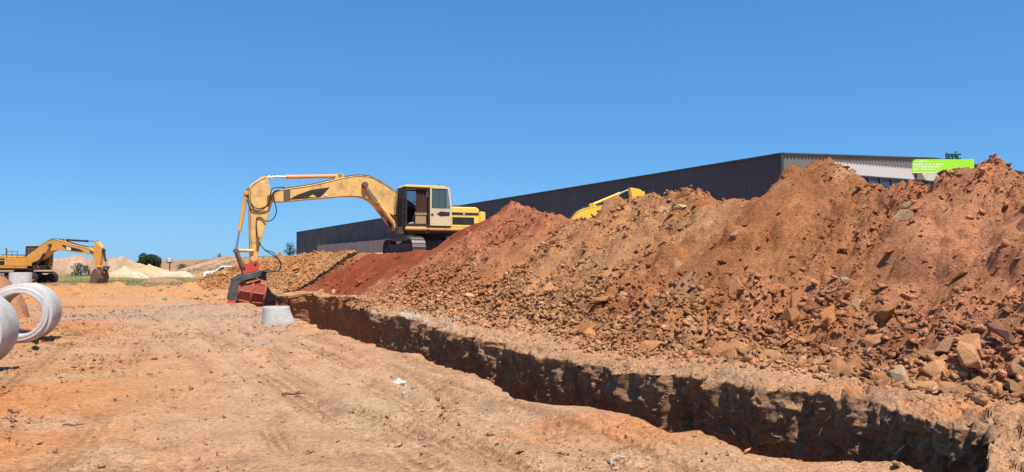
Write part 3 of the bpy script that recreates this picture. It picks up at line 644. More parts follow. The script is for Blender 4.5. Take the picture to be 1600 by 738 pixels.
# ------------------------------------------------------------------ concrete rings and cone
def conc_ring(px, Y, r, L, label, k=64):
    p = at_depth(px, 400, Y); x, y = p[0], p[1]; z = float(ground_z(np.array([x]), np.array([y]))[0])
    prof = [(r * 0.69, 0.0), (r * 0.69, L), (r * 0.86, L), (r * 0.86, L - 0.05), (r, L - 0.06), (r, 0.09), (r * 0.985, 0.07), (r * 0.90, 0.055), (r * 0.885, 0.02), (r * 0.86, 0.0), (r * 0.78, 0.0), (r * 0.77, -0.012), (r * 0.71, -0.012)]
    b_ = MB().lathe(prof, k); q = Vector((-0.36, 0.933, 0)).to_track_quat('Z', 'Y').to_matrix().to_4x4()
    o = b_.build('concrete_ring', 'concrete', None, True, Matrix.Translation((0, 0, r)) @ q)
    o.location = (x, y, z - 0.025); return tag(o, label, 'concrete ring', 'concrete manhole rings')
conc_ring(30, 15.7, 0.6, 1.2, 'whole pale concrete ring lying on its side, grass showing through it')
conc_ring(-74, 10.9, 0.6, 1.2, 'nearest concrete ring, cut by the left edge of the picture')
p = at_depth(32, 432, 38.0); z = float(ground_z(np.array([p[0]]), np.array([p[1]]))[0])
o = MB().lathe([(0.36, 0), (0.36, 1.14), (0.47, 1.15), (0.48, 1.12), (0.48, 0.02), (0.46, 0)], 40).build('concrete_ring', 'concrete', None, True)
o.location = (p[0], p[1], z - 0.03); tag(o, 'small concrete ring standing upright below the far left excavator', 'concrete ring', 'concrete manhole rings')
# eccentric manhole cone
p = at_z(435, 507, 0.0); bm = MB(); k = 48; rings = []
for (r, zz, ox) in ((0.50, 0.0, 0.0), (0.50, 0.08, 0.0), (0.485, 0.14, -0.01), (0.42, 0.42, -0.055), (0.405, 0.54, -0.07), (0.40, 0.60, -0.075), (0.39, 0.615, -0.075), (0.31, 0.615, -0.075), (0.30, 0.59, -0.075), (0.40, 0.1, -0.02), (0.41, 0.0, 0.0)):
    rings.append([bm.bm.verts.new((ox + r * math.cos(2 * math.pi * j / k), r * math.sin(2 * math.pi * j / k), zz)) for j in range(k)])
for a, c in zip(rings, rings[1:] + rings[:1]):
    for j in range(k): bm.bm.faces.new((a[j], a[(j + 1) % k], c[(j + 1) % k], c[j]))
o = bm.build('manhole_cone', 'concrete', None, True, Matrix.Diagonal((0.86, 0.86, 0.78, 1))); o.location = (p[0], p[1], float(ground_z(np.array([p[0]]), np.array([p[1]]))[0]) - 0.06)
tag(o, 'pale concrete manhole cone standing at the trench edge below the red bucket', 'manhole cone')

# ------------------------------------------------------------------ excavators
def rot2(pts, piv, ang):
    c, s_ = math.cos(ang), math.sin(ang)
    return [(piv[0] + (x - piv[0]) * c - (z - piv[1]) * s_, piv[1] + (x - piv[0]) * s_ + (z - piv[1]) * c) for x, z in pts]
def cyl(root, name, a, b_, y, r, rod, split, barrel_mat, rod_from_b=True):
    """hydraulic cylinder from a to b in the XZ plane: barrel, then its rod as a sub-part"""
    A, B = Vector((a[0], y, a[1])), Vector((b_[0], y, b_[1])); Mx = A.lerp(B, split); e = (B - A).normalized()
    o = MB().tube([A, A + e * 0.05, Mx - e * 0.12, Mx - e * 0.11, Mx], [r, r, r, r * 1.22, r * 1.22], 14).tube([A + Vector((0, -0.12, 0)), A + Vector((0, 0.12, 0))], r * 1.25, 12).build(name, barrel_mat, root, True)
    MB().tube([Mx, B], rod, 12).build('rod', 'chrome', o, True)
    MB().tube([B + Vector((0, -0.11, 0)), B + Vector((0, 0.11, 0))], r * 1.2, 12).build('pin', 'rust_metal', o, True)
    return o
def hose(root, pts, r=0.022, mat='hose_black', name='hose'):
    P = [Vector(p) for p in pts]; out = []
    for i in range(len(P) - 1):
        p0, p1, p2, p3 = P[max(i - 1, 0)], P[i], P[i + 1], P[min(i + 2, len(P) - 1)]
        for k in range(7):
            t = k / 7; out.append(0.5 * ((2 * p1) + (p2 - p0) * t + (2 * p0 - 5 * p1 + 4 * p2 - p3) * t * t + (3 * p1 - p0 - 3 * p2 + p3) * t ** 3))
    out.append(P[-1]); return MB().tube(out, r, 6).build(name, mat, root, 'all')
def text_mesh(body, size, ext, name, mat, parent, M):
    cu = bpy.data.curves.new(name, 'FONT'); cu.body = body; cu.size = size; cu.extrude = ext; cu.offset = size * 0.015
    tmp = bpy.data.objects.new(name, cu); me = bpy.data.meshes.new_from_object(tmp); bpy.data.objects.remove(tmp)
    me.transform(M); return link(name, me, mat, parent)

def excavator(loc, yaw, track_yaw, paintm, label, tilt=0.0, stick_tilt=0.0, attach='screen', decal='plain', sk=1.0, cylm=None, worn=True):
    root = empty('excavator', loc, yaw); tag(root, label, 'excavator', 'yellow tracked excavators')
    Q = Matrix.Rotation(track_yaw, 4, 'Z')
    def ub(mb, name, mat, par, smooth=False): return mb.build(name, mat, par, smooth, Q)
    for sgn in (-1, 1):
        yc = 1.28 * sgn
        outline = []
        for a in np.linspace(-90, 90, 9): outline.append((1.55 + 0.46 * math.cos(R(a)), 0.5 + 0.46 * math.sin(R(a))))
        for a in np.linspace(90, 270, 9): outline.append((-1.55 + 0.46 * math.cos(R(a)), 0.5 + 0.46 * math.sin(R(a))))
        fr = ub(MB().plate([(1.6, 0.28), (1.75, 0.5), (1.5, 0.74), (-1.5, 0.74), (-1.75, 0.5), (-1.6, 0.28)], yc - 0.2, yc + 0.2, 0.04), 'track', 'track_steel', root)
        sh = MB(); per = []; pts = outline + outline[:1]
        for a, c in zip(pts, pts[1:]):
            n_ = max(1, round(math.dist(a, c) / 0.19))
            for i in range(n_): per.append((a[0] + (c[0] - a[0]) * (i + .5) / n_, a[1] + (c[1] - a[1]) * (i + .5) / n_, math.atan2(c[1] - a[1], c[0] - a[0])))
        for x, z, a in per:
            M = Matrix.Translation((x, yc, z)) @ Matrix.Rotation(-a, 4, 'Y')
            sh.box(-0.088, 0.088, -0.30, 0.30, -0.02, 0.02, 0, M); sh.box(0.03, 0.055, -0.30, 0.30, -0.055, -0.015, 0, M)
            sh.box(-0.09, 0.09, -0.09, 0.09, 0.02, 0.09, 0, M)
        ub(sh, 'track_shoes', 'shoe_steel' if worn else 'track_steel', fr)
        for nm, xx, rr_ in (('idler', 1.55, 0.36), ('sprocket', -1.55, 0.36)):
            ub(MB().tube([(xx, yc - 0.13, 0.5), (xx, yc + 0.13, 0.5)], rr_, 20).tube([(xx, yc - 0.24, 0.5), (xx, yc + 0.24, 0.5)], 0.15, 14), nm, 'track_steel', fr, True)
        for xx in (-1.0, -0.5, 0, 0.5, 1.0): ub(MB().tube([(xx, yc - 0.22, 0.2), (xx, yc + 0.22, 0.2)], 0.11, 12), 'roller', 'track_steel', fr, True)
    ub(MB().box(-1.0, 1.0, -1.1, 1.1, 0.42, 0.9, 0.08), 'undercarriage', 'track_steel', root)
    MB().tube([(0, 0, 0.88), (0, 0, 1.22)], 0.72, 28).build('turntable', 'black_metal', root, True)
    MB().box(-2.3, 1.55, -1.38, 1.38, 1.16, 1.29, 0.02).build('deck', 'black_metal', root)
    for y0, y1 in ((1.18, 1.47), (-1.47, -1.18)):
        MB().box(-1.86, 0.585, y0, y1, 1.292, 1.46, 0.05).box(0.6, 1.62, y0, y1, 1.292, 1.46, 0.05).build('sill', paintm, root)
    hp = 'hood_yellow' if paintm == 'yellow' else paintm
    hd = MB().plate([(-1.88, 1.47), (-0.52, 1.47), (-0.52, 2.32), (-0.58, 2.38), (-1.75, 2.38), (-1.88, 2.28)], -1.36, 1.36, 0.04).build('engine_hood', hp, root)
    for sy in (-1, 1):
        y0, y1 = sorted((sy * 1.33, sy * 1.372))
        MB().box(-1.84, -0.56, y0, y1, 2.02, 2.13).build('hood_stripe', 'decal_black', hd)
        g = MB()
        for i in range(9): g.box(-1.62, -0.58, y0, y1, 1.60 + i * 0.034, 1.622 + i * 0.034)
        g.box(-1.62, -0.58, y0, sorted((sy * 1.33, sy * 1.365))[1] if sy > 0 else -1.362, 1.58, 1.92).build('side_vent', 'black_metal', hd)
        MB().box(-1.17, -1.08, sorted((sy * 1.37, sy * 1.376))[0], sorted((sy * 1.37, sy * 1.376))[1], 2.05, 2.10).build('badge', 'decal_white', hd)
    MB().box(-1.75, -0.75, -0.7, 1.15, 2.382, 2.46, 0.03).build('hood_grille', 'black_metal', hd)
    MB().tube([(-1.0, -0.8, 2.36), (-1.0, -0.8, 2.95), (-1.1, -0.8, 3.0)], 0.06, 12).build('exhaust_pipe', 'rust_metal', root, True)
    cw = [(-1.885 - 0.55 * math.cos(R(a)) ** 0.6, 1.38 * math.sin(R(a))) for a in np.linspace(-90, 90, 15)]
    bmw = MB(); lo = [bmw.bm.verts.new((x, y, 1.3)) for x, y in cw]; hi = [bmw.bm.verts.new((x, y, 2.2)) for x, y in cw]
    bmw.bm.faces.new(lo); bmw.bm.faces.new(hi)
    for i in range(len(cw)): bmw.bm.faces.new((lo[i], lo[(i + 1) % len(cw)], hi[(i + 1) % len(cw)], hi[i]))
    bmesh.ops.bevel(bmw.bm, geom=bmw.bm.edges[:], offset=0.04, segments=2, affect='EDGES'); bmw.build('counterweight', hp, root)
    # right-hand side: tank and tool boxes beside the boom foot
    MB().box(-0.5, 0.75, -1.40, -0.42, 1.47, 2.15, 0.06).build('fuel_tank', paintm, root)
    MB().box(0.78, 1.5, -1.36, -0.62, 1.47, 1.85, 0.05).build('tool_box', paintm, root)
    hr = MB()
    for xx in (-0.45, 0.1, 0.65): hr.tube([(xx, -1.3, 2.14), (xx, -1.3, 2.72)], 0.02, 6)
    hr.tube([(-0.45, -1.3, 2.72), (0.65, -1.3, 2.72)], 0.02, 6).build('handrail', 'black_metal', root)
    # cab: floor, posts, roof, panels, glass
    cx0, cx1, cy0, cy1 = -0.30, 1.60, 0.42, 1.40
    cb = MB()
    for xx, yy in ((cx0, cy0), (cx0, cy1 - 0.07), (cx1 - 0.07, cy0), (cx1 - 0.07, cy1 - 0.07)): cb.box(xx, xx + 0.07, yy, yy + 0.07, 1.48, 3.17, 0.01)
    cb.box(0.50, 0.57, cy1 - 0.07, cy1, 1.48, 3.17, 0.01)
    for zz in (1.525, 3.09):
        for y_ in (cy0 + 0.012, cy1 - 0.058): cb.box(cx0 + 0.012, cx1 - 0.012, y_, y_ + 0.046, zz, zz + 0.06)
        for x_ in (cx0 + 0.014, cx1 - 0.056): cb.box(x_, x_ + 0.042, cy0 + 0.014, cy1 - 0.014, zz + 0.003, zz + 0.057)
    cab = cb.build('cab', 'interior', root)
    MB().box(cx0, cx1, cy0, cy1, 1.465, 1.52).build('cab_floor', 'interior', cab)
    MB().plate([(cx0 - 0.02, 3.172), (cx1 + 0.03, 3.172), (cx1 + 0.03, 3.22), (cx1 - 0.05, 3.27), (cx0 + 0.1, 3.27), (cx0 - 0.02, 3.22)], cy0 - 0.02, cy1 + 0.02, 0.015).build('roof', hp if paintm == 'yellow' else paintm, cab)
    MB().tube([(cx0 + 0.3, cy1 - 0.2, 3.27), (cx0 + 0.3, cy1 - 0.2, 3.40)], 0.012, 6).build('aerial', 'black_metal', cab)
    MB().box(cx0 + 0.072, 0.498, cy1 - 0.05, cy1 - 0.02, 1.53, 2.25).build('side_panel', 'cream' if worn else paintm, cab)
    MB().box(cx0 + 0.072, 0.498, cy1 - 0.045, cy1 - 0.03, 2.252, 3.168).build('side_window', 'glass', cab)
    MB().box(cx0 + 0.02, cx0 + 0.05, cy0 + 0.075, cy1 - 0.075, 1.53, 2.2).build('rear_panel', 'interior', cab)
    MB().box(cx0 + 0.025, cx0 + 0.04, cy0 + 0.075, cy1 - 0.075, 2.202, 3.168).build('rear_window', 'glass', cab)
    MB().box(cx0 + 0.075, cx1 - 0.075, cy0 + 0.02, cy0 + 0.05, 1.53, 2.35).build('far_panel', 'interior', cab)
    MB().box(cx0 + 0.075, cx1 - 0.075, cy0 + 0.025, cy0 + 0.04, 2.352, 3.168).build('far_window', 'glass', cab)
    MB().box(0.25, 0.72, 0.66, 1.14, 1.82, 1.97, 0.05).box(0.34, 0.56, 0.74, 1.06, 1.525, 1.82, 0.02).box(0.16, 0.28, 0.68, 1.12, 1.95, 2.6, 0.05).build('seat', 'seat_tan', cab)
    MB().box(0.55, 1.12, 1.16, 1.27, 1.95, 2.12, 0.03).box(0.6, 1.1, 1.18, 1.25, 1.53, 1.95, 0.02).build('control_console', 'seat_tan' if worn else 'interior', cab)
    for yy in (0.6, 1.22): MB().tube([(1.05, yy, 2.1), (1.1, yy, 2.36)], [0.02, 0.035], 8).build('control_lever', 'interior', cab)
    if worn:
        # front: dark torn cloth and guard bars hung over the windscreen
        for i in range(11):
            yy = cy0 + 0.02 + i * 0.089; bmf = MB(); k = 16; rows = []
            for j in range(k):
                z = 3.16 - j * (1.78 + 0.12 * math.sin(i * 2.1)) / (k - 1)
                rows.append([bmf.bm.verts.new((cx1 + 0.06 + 0.03 * math.sin(3.1 * j + i) * j / k + 0.02 * math.cos(s_ * 3), yy + s_ * 0.095 + 0.012 * math.sin(j * 1.7 + i), z)) for s_ in (0, 0.5, 1)])
            for a, c in zip(rows, rows[1:]):
                for s_ in range(2): bmf.bm.faces.new((a[s_], a[s_ + 1], c[s_ + 1], c[s_]))
            ex = bmesh.ops.solidify(bmf.bm, geom=bmf.bm.faces[:], thickness=0.008); bmf.build('guard_strip', ('tarp', 'interior', 'rust_metal', 'tarp', 'hose_black')[(i * 3) % 5], cab)
        for i in range(5): MB().tube([(cx1 + 0.13, cy0 + i * 0.24, 1.5), (cx1 + 0.13, cy0 + i * 0.24, 3.15)], 0.016, 6).build('guard_bar', 'black_metal', cab)
        # curtain drawn along the rear of the doorway
        bmf = MB(); rows = []
        for j in range(12):
            z = 3.14 - j * 0.095; rows.append([bmf.bm.verts.new((0.60 + i * 0.026, cy1 - 0.12 + 0.028 * math.sin(i * 1.15 + 0.15 * j) + 0.01 * math.sin(i * 2.7), z)) for i in range(20)])
        for a, c in zip(rows, rows[1:]):
            for i in range(19): bmf.bm.faces.new((a[i], a[i + 1], c[i + 1], c[i]))
        bmesh.ops.solidify(bmf.bm, geom=bmf.bm.faces[:], thickness=0.006); bmf.build('curtain', 'curtain', cab, 'all')
        # door folded back flat against the side
        dx0, dx1, dy = -0.50, 0.52, cy1 + 0.075
        d = MB(); win = [(dx0 + 0.20, 2.98 + .16), (dx1 - 0.07, 3.14), (dx1 - 0.07, 2.26), (dx0 + 0.08, 2.26)]; out = [(dx0 + 0.12, 3.21), (dx1, 3.21), (dx1, 2.19), (dx0, 2.19)]
        for i in range(4):
            a, c, e, f = out[i], out[(i + 1) % 4], win[(i + 1) % 4], win[i]; d.plate([a, c, e, f], dy, dy + 0.05)
        d.plate([(dx0, 2.187), (dx1, 2.187), (dx1, 1.50), (dx0 + 0.02, 1.50)], dy, dy + 0.05, 0.012)
        door = d.build('door', 'cream', root)
        MB().plate(win, dy + 0.018, dy + 0.028).build('pane', 'glass', door)
        MB().plate([(dx0 + 0.1, 2.12), (dx0 + 0.55, 2.14), (dx1 - 0.3, 2.02), (dx0 + 0.55, 1.92), (dx0 + 0.12, 1.95)], dy + 0.051, dy + 0.056).build('decal', 'decal_black', door)
        MB().box(dx1 - 0.16, dx1 - 0.04, dy + 0.05, dy + 0.09, 1.98, 2.03, 0.01).build('handle', 'black_metal', door)
    else:
        MB().box(cx1 - 0.06, cx1 - 0.045, cy0 + 0.075, cy1 - 0.075, 1.9, 3.168).build('windscreen', 'glass', cab)
        MB().box(0.58, cx1 - 0.075, cy1 - 0.04, cy1 - 0.01, 1.53, 3.16, 0.01).build('door', paintm, cab)
        g = MB()
        for i in range(7): g.box(cx1 + 0.03, cx1 + 0.05, cy0 + i * 0.16, cy0 + 0.02 + i * 0.16, 1.8, 3.2)
        for i in range(6): g.box(cx1 + 0.052, cx1 + 0.068, cy0, cy1, 1.9 + i * 0.24, 1.92 + i * 0.24)
        g.build('windscreen_guard', 'black_metal', cab)
        g = MB()
        for i in range(5): g.box(cx0 + 0.2 + i * 0.3, cx0 + 0.225 + i * 0.3, cy0 - 0.04, cy0 - 0.02, 2.3, 3.16)
        for i in range(4): g.box(cx0, cx1, cy0 - 0.058, cy0 - 0.042, 2.35 + i * 0.22, 2.37 + i * 0.22)
        g.build('side_guard', 'black_metal', cab)
    # boom, all outlines in metres in the machine's own XZ plane
    foot = (0.28, 1.78)
    bt = lambda pts: rot2(pts, foot, tilt)
    upper = [(0.10, 1.95), (0.75, 2.45), (1.25, 2.78), (1.75, 3.10), (2.28, 3.42), (2.62, 3.58), (2.92, 3.68), (3.3, 3.70), (3.66, 3.66), (4.36, 3.49), (5.37, 3.20), (6.55, 2.97), (7.0, 2.86), (7.16, 2.74), (7.20, 2.62), (7.14, 2.48), (6.96, 2.42)]
    lower = [(6.54, 2.44), (5.6, 2.56), (4.77, 2.66), (4.0, 2.76), (3.43, 2.78), (3.1, 2.74), (2.85, 2.62), (2.39, 2.22), (1.6, 1.9), (0.75, 1.62), (0.28, 1.56), (0.08, 1.68)]
    boom = MB().plate(bt(upper + lower), -0.30, 0.26, 0.02).build('boom', paintm, root)
    MB().tube([(foot[0], -0.42, foot[1]), (foot[0], 0.40, foot[1])], 0.13, 16).build('boom_foot_pin', 'rust_metal', root, True)
    # flange lines along boom edges and hose runs
    for sy in (0.262, -0.302):
        hose(boom, [(x, sy, z - 0.035) for x, z in bt(upper[2:13])], 0.014, 'rust_metal', 'weld_seam')
    for dy_ in (-0.12, -0.02, 0.08): hose(boom, [(x, dy_, z + 0.05) for x, z in bt(upper[3:12])], 0.024, 'rust_metal' if worn else 'hose_black', 'hydraulic_line')
    if decal == 'plain':
        for sy in ((0.26, 0.265), (-0.305, -0.30)): MB().plate(bt([(6.56, 2.47), (6.28, 2.50), (6.28, 2.97), (6.56, 2.92)]), *sy).build('decal', 'rust_metal', boom)
        dpts = [(6.35, 2.53), (5.95, 2.77), (5.45, 2.97), (4.62, 3.13), (4.92, 2.80), (5.05, 2.68), (5.7, 2.60)]
    else:
        dpts = [(6.4, 2.62), (5.9, 2.84), (5.2, 3.0), (4.3, 3.22), (4.1, 3.2), (4.5, 2.9), (5.0, 2.74), (5.8, 2.64)]
    for sy in ((0.26, 0.266), (-0.306, -0.30)):
        MB().plate(bt(dpts), *sy).build('decal', 'decal_black', boom)
        yy = sy[1] + 0.002 if sy[0] > 0 else sy[0] - 0.008
        if decal == 'plain':
            MB().plate(bt([(5.52, 2.67), (5.18, 2.67), (5.35, 2.79)]), yy, yy + 0.006).build('decal', 'decal_yellow', boom)
            MB().plate(bt([(4.83, 2.74), (4.74, 2.75), (4.74, 2.83), (4.83, 2.82)]), yy, yy + 0.006).build('badge', 'decal_white', boom)
        elif decal == 'white':
            MB().plate(bt([(5.05, 2.76), (4.58, 2.84), (4.58, 3.08), (5.05, 2.98)]), yy, yy + 0.006).build('decal', 'decal_white', boom)
        elif decal == 'letters' and sy[0] < 0:
            c_, s_ = math.cos(tilt - 0.22), math.sin(tilt - 0.22); (ox, oz), = bt([(4.72, 2.84)])
            M = Matrix(((c_, -s_, 0, ox), (0, 0, -1, yy), (s_, c_, 0, oz), (0, 0, 0, 1)))
            text_mesh('CAT', 0.34, 0.003, 'lettering', 'decal_white', boom, M)
    # two boom cylinders
    (bp_,) = bt([(3.12, 3.28)]) if decal == 'plain' else bt([(3.0, 3.2)])
    for yy in (0.36, -0.40):
        o = cyl(root, 'boom_cylinder', (1.72, 1.50), bp_, yy, 0.095, 0.055, 0.60, cylm or paintm)
    MB().tube([(bp_[0], -0.48, bp_[1]), (bp_[0], 0.44, bp_[1])], 0.13, 16).build('boom_pin', 'black_metal', boom, True)
    MB().box(1.45, 1.9, -0.5, 0.46, 1.25, 1.56, 0.03).build('cylinder_bracket', 'rust_metal', root)
    if worn:
        MB().box(1.56, 1.82, 0.48, 1.25, 1.10, 1.46, 0.05).build('front_step', 'rust_metal', root)
        for k in range(4): hose(root, [(1.2, -0.1 + k * 0.12, 1.95), (1.75, -0.15 + k * 0.14, 2.15 - k * 0.05), (2.0, 0.0 + k * 0.1, 1.75), (1.8, 0.1 + k * 0.1, 1.35)], 0.026)
    # stick
    (pv,) = bt([(7.08, 2.61)]); off = (pv[0] - 7.08, pv[1] - 2.61)
    sz_ = lambda z: z if z > 2.61 else (2.61 - (2.61 - z) * sk if z > 0 else 2.61 - 2.61 * sk + z)
    st = lambda pts: rot2([(x + off[0], sz_(z) + off[1]) for x, z in pts], pv, stick_tilt)
    sp = [(7.22, 3.50), (7.34, 3.52), (7.84, 3.14), (7.93, 3.02), (7.92, 2.6), (7.89, 1.2), (7.86, 0.35), (7.84, 0.02), (7.76, -0.10), (7.62, -0.10), (7.55, 0.0), (7.50, 0.46), (7.30, 1.25), (7.14, 1.83), (7.02, 2.30), (6.96, 2.60), (7.02, 2.80), (7.09, 2.98)]
    stick = MB().plate(st(sp), -0.20, 0.16, 0.02).build('stick', paintm, root)
    hose(stick, [(x, 0.163, z) for x, z in st([(7.27, 3.42), (7.80, 3.06), (7.87, 2.6), (7.84, 1.2), (7.81, 0.35)])], 0.013, 'rust_metal', 'weld_seam')
    MB().plate(st([(7.46, 3.22), (7.36, 3.22), (7.36, 3.30), (7.46, 3.30)]), 0.161, 0.167).build('badge', 'decal_white', stick)
    MB().tube([(pv[0], -0.36, pv[1]), (pv[0], 0.32, pv[1])], 0.12, 16).build('stick_pin', 'rust_metal', stick, True)
    (sa,), (sb,) = bt([(4.15, 3.66)]), st([(7.30, 3.46)])
    MB().plate(bt([(3.9, 3.55), (4.45, 3.42), (4.25, 3.75), (4.05, 3.76)]), -0.14, 0.10, 0.01).build('cylinder_lug', paintm, boom)
    cyl(root, 'stick_cylinder', sa, sb, -0.02, 0.085, 0.05, 0.72, cylm or ('yellow_old' if worn else paintm))
    # bucket cylinder and links
    (ba,), (bb,), (l1,), (l2,) = st([(8.02, 2.79)]), st([(8.40, 0.38)]), st([(7.72, 0.38)]), st([(8.12, -0.38)])
    MB().plate(st([(7.86, 2.6), (8.06, 2.68), (8.08, 2.88), (7.88, 3.05)]), -0.12, 0.08, 0.01).build('cylinder_lug', 'rust_metal', stick)
    cyl(root, 'bucket_cylinder', ba, bb, -0.02, 0.08, 0.048, 0.66, cylm or ('yellow_old' if worn else paintm))
    for yy in (0.20, -0.24):
        MB().tube([(l1[0], yy, l1[1]), (bb[0], yy, bb[1])], 0.07, 10).build('link', paintm, root, True)
        MB().tube([(bb[0], yy + .02, bb[1]), (l2[0], yy + .02, l2[1])], [0.07, 0.085], 10).build('link', 'rust_metal', root, True)
    MB().tube([(bb[0], -0.34, bb[1]), (bb[0], 0.30, bb[1])], 0.085, 12).build('link_pin', 'rust_metal', root, True)
    # hoses from boom to stick
    hose(stick, [(x, y_, z) for (x, z), y_ in zip(st([(6.5, 3.06), (6.9, 3.02), (7.06, 2.9), (7.12, 2.6), (7.18, 2.3), (7.5, 2.05), (7.85, 2.1), (8.0, 2.5)]), (0.1, 0.2, 0.3, 0.34, 0.3, 0.22, 0.2, 0.1))])
    hose(stick, [(x, y_, z) for (x, z), y_ in zip(st([(6.6, 2.95), (6.95, 2.85), (7.1, 2.5), (7.3, 2.2), (7.7, 2.15), (7.98, 2.6)]), (0.2, 0.3, 0.36, 0.26, 0.22, 0.1))])
    hose(stick, [(x, y_, z) for (x, z), y_ in zip(st([(7.0, 2.8), (6.92, 2.4), (6.85, 2.0), (6.98, 1.7), (7.25, 1.6), (7.45, 1.75), (7.62, 1.7), (7.62, 1.2)]), (0.3, 0.34, 0.32, 0.28, 0.22, 0.2, 0.2, 0.2))])
    hose(stick, [(x, y_, z) for (x, z), y_ in zip(st([(7.62, 1.2), (7.56, 0.8), (7.5, 0.6)]), (0.2, 0.2, 0.2))], 0.03)
    if attach == 'screen':
        MB().tube([(7.56, 0.185, 0.5), (7.56, 0.185, 0.95)], 0.06, 10).build('valve', 'rust_metal', stick, True)
        for k, e in ((0.0, 0), (0.06, 0.1)):
            hose(stick, [(7.52, 0.2, 0.75), (7.30, 0.28 + k, 0.42), (6.95, 0.32 + k, 0.18 + e), (6.65, 0.3, -0.1 - e), (6.75, 0.28, -0.45), (7.15, 0.22, -0.5 + k), (7.5, 0.2, -0.45)], 0.02)
        cp = MB()
        for yy in (-0.30, 0.20): cp.plate([(8.22, -0.22), (8.10, -0.12), (7.86, -0.16), (7.70, -0.02), (7.58, -0.04), (7.52, -0.14), (7.53, -0.44), (8.14, -0.58)], yy, yy + 0.07, 0.01)
        cp.box(7.56, 8.1, -0.23, 0.20, -0.47, -0.40); coupler = cp.build('coupler', 'signal_red', root)
        for xx, zz in ((7.66, -0.12), (8.10, -0.28)): MB().tube([(xx, -0.36, zz), (xx, 0.32, zz)], 0.055, 12).build('pin', 'rust_metal', coupler, True)
        b_ = [(7.42, -0.42), (8.18, -0.60), (8.50, -0.78), (8.68, -1.62), (8.55, -1.72), (8.40, -1.66), (8.33, -0.96), (8.12, -0.84), (7.50, -0.68)]
        fm = MB()
        for yy in (0.56, -0.72): fm.plate(b_, yy, yy + 0.12, 0.015)
        fm.plate([(7.42, -0.42), (8.18, -0.60), (8.50, -0.78), (8.46, -0.85), (8.15, -0.68), (7.44, -0.50)], -0.60, 0.56, 0.0)
        fm.plate([(8.50, -0.78), (8.68, -1.62), (8.60, -1.64), (8.43, -0.84)], -0.60, 0.56, 0.0)
        frame = fm.build('bucket_frame', 'frame_grey', root)
        MB().box(8.46, 8.74, 0.55, 0.72, -1.76, -1.64, 0.01).build('wear_shoe', 'signal_red', frame)
        MB().plate([(7.50, -0.74), (8.05, -0.88), (8.05, -0.97), (7.52, -0.83)], 0.50, 0.62, 0.01).build('stiffener', 'yellow_old', frame)
        bl = MB()
        for yy in (-0.72, -0.10): bl.plate([(7.50, -0.46), (7.18, -0.50), (7.14, -1.06), (6.95, -1.35), (6.72, -1.52), (6.84, -1.66), (7.08, -1.78), (7.30, -1.30)], yy, yy + 0.05, 0.008)
        bl.plate([(7.42, -0.45), (7.18, -0.50), (7.14, -1.06), (6.95, -1.35), (6.72, -1.52), (6.74, -1.56), (7.0, -1.38), (7.19, -1.07), (7.23, -0.53), (7.42, -0.49)], -0.67, 0.20)
        bl.build('scoop', 'blade_grey', frame)
        # perforated eight-sided screening drum
        A, B = Vector((8.32, 0.10, -1.24)), Vector((7.30, 0.14, -1.42)); ax = (B - A).normalized()
        e1 = ax.cross(Vector((0, 1, 0))).normalized(); e2 = ax.cross(e1).normalized()
        P = lambda s_, a, r: A.lerp(B, s_) + (e1 * math.cos(a) + e2 * math.sin(a)) * r
        ring = MB()
        for s_, rr_ in ((0.0, 0.54), (0.5, 0.58), (1.0, 0.52)):
            ring.tube([P(s_, 2 * math.pi * i / 24, rr_) for i in range(25)], 0.045, 6, False)
        for i in range(8): ring.tube([P(0, 2 * math.pi * i / 8, 0.54), P(0.5, 2 * math.pi * i / 8, 0.58), P(1, 2 * math.pi * i / 8, 0.52)], 0.04, 6)
        drum = ring.build('drum', 'drum_red', frame, True)
        for i in range(8):
            a0_, a1_ = 2 * math.pi * i / 8, 2 * math.pi * (i + 1) / 8; g = MB()
            for h0, h1, r0, r1 in ((0.0, 0.5, 0.53, 0.57), (0.5, 1.0, 0.57, 0.51)):
                for k in range(9):
                    f = k / 8; g.tube([P(h0 + (h1 - h0) * f, a0_, r0 + (r1 - r0) * f).lerp(P(h0 + (h1 - h0) * f, a1_, r0 + (r1 - r0) * f), q_) for q_ in (0, 1)], 0.022, 4, False)
                    g.tube([P(h0, a0_, r0).lerp(P(h0, a1_, r0), f), P(h1, a0_, r1).lerp(P(h1, a1_, r1), f)], 0.022, 4, False)
            g.build('mesh_panel', 'drum_red', drum)
        MB().tube([A, B], 0.10, 12).tube([A + ax * 0.02, A + ax * 0.06], 0.47, 24).build('drum_back', 'frame_grey', drum, True)
    else:
        sd = st([(7.60, 0.02), (7.86, 0.0), (8.20, -0.36), (8.28, -0.8), (8.05, -1.22), (7.62, -1.35), (7.12, -1.18), (7.2, -0.62)])
        if sk < 1: cx_, cz_ = sd[0]; sd = [(cx_ + 0.12 + (x - cx_) * 0.72, cz_ + (z - cz_) * 0.95) for x, z in sd]
        bk = MB()
        for yy in (-0.62, 0.52): bk.plate(sd, yy, yy + 0.06, 0.01)
        back = sd[1:7]; inner = [(x + (7.6 - 7.9) * 0 + 0.0, z) for x, z in back]
        for a, c in zip(back, back[1:]):
            q0, q1 = Vector((a[0], 0, a[1])), Vector((c[0], 0, c[1])); nrm = (q1 - q0).cross(Vector((0, 1, 0))).normalized() * 0.04
            bk.plate([(q0.x, q0.z), (q1.x, q1.z), (q1.x - nrm.x, q1.z - nrm.z), (q0.x - nrm.x, q0.z - nrm.z)], -0.56, 0.52)
        bucket = bk.build('bucket', 'rust_metal', root)
        for i in range(5): MB().plate([sd[6], (sd[6][0] - 0.22, sd[6][1] + 0.02), (sd[6][0] - 0.02, sd[6][1] + 0.08)], -0.56 + i * 0.25, -0.46 + i * 0.25).build('tooth', 'track_steel', bucket)
    return root
psi = R(25); C1 = (-3.75, 36.0, 1.75)
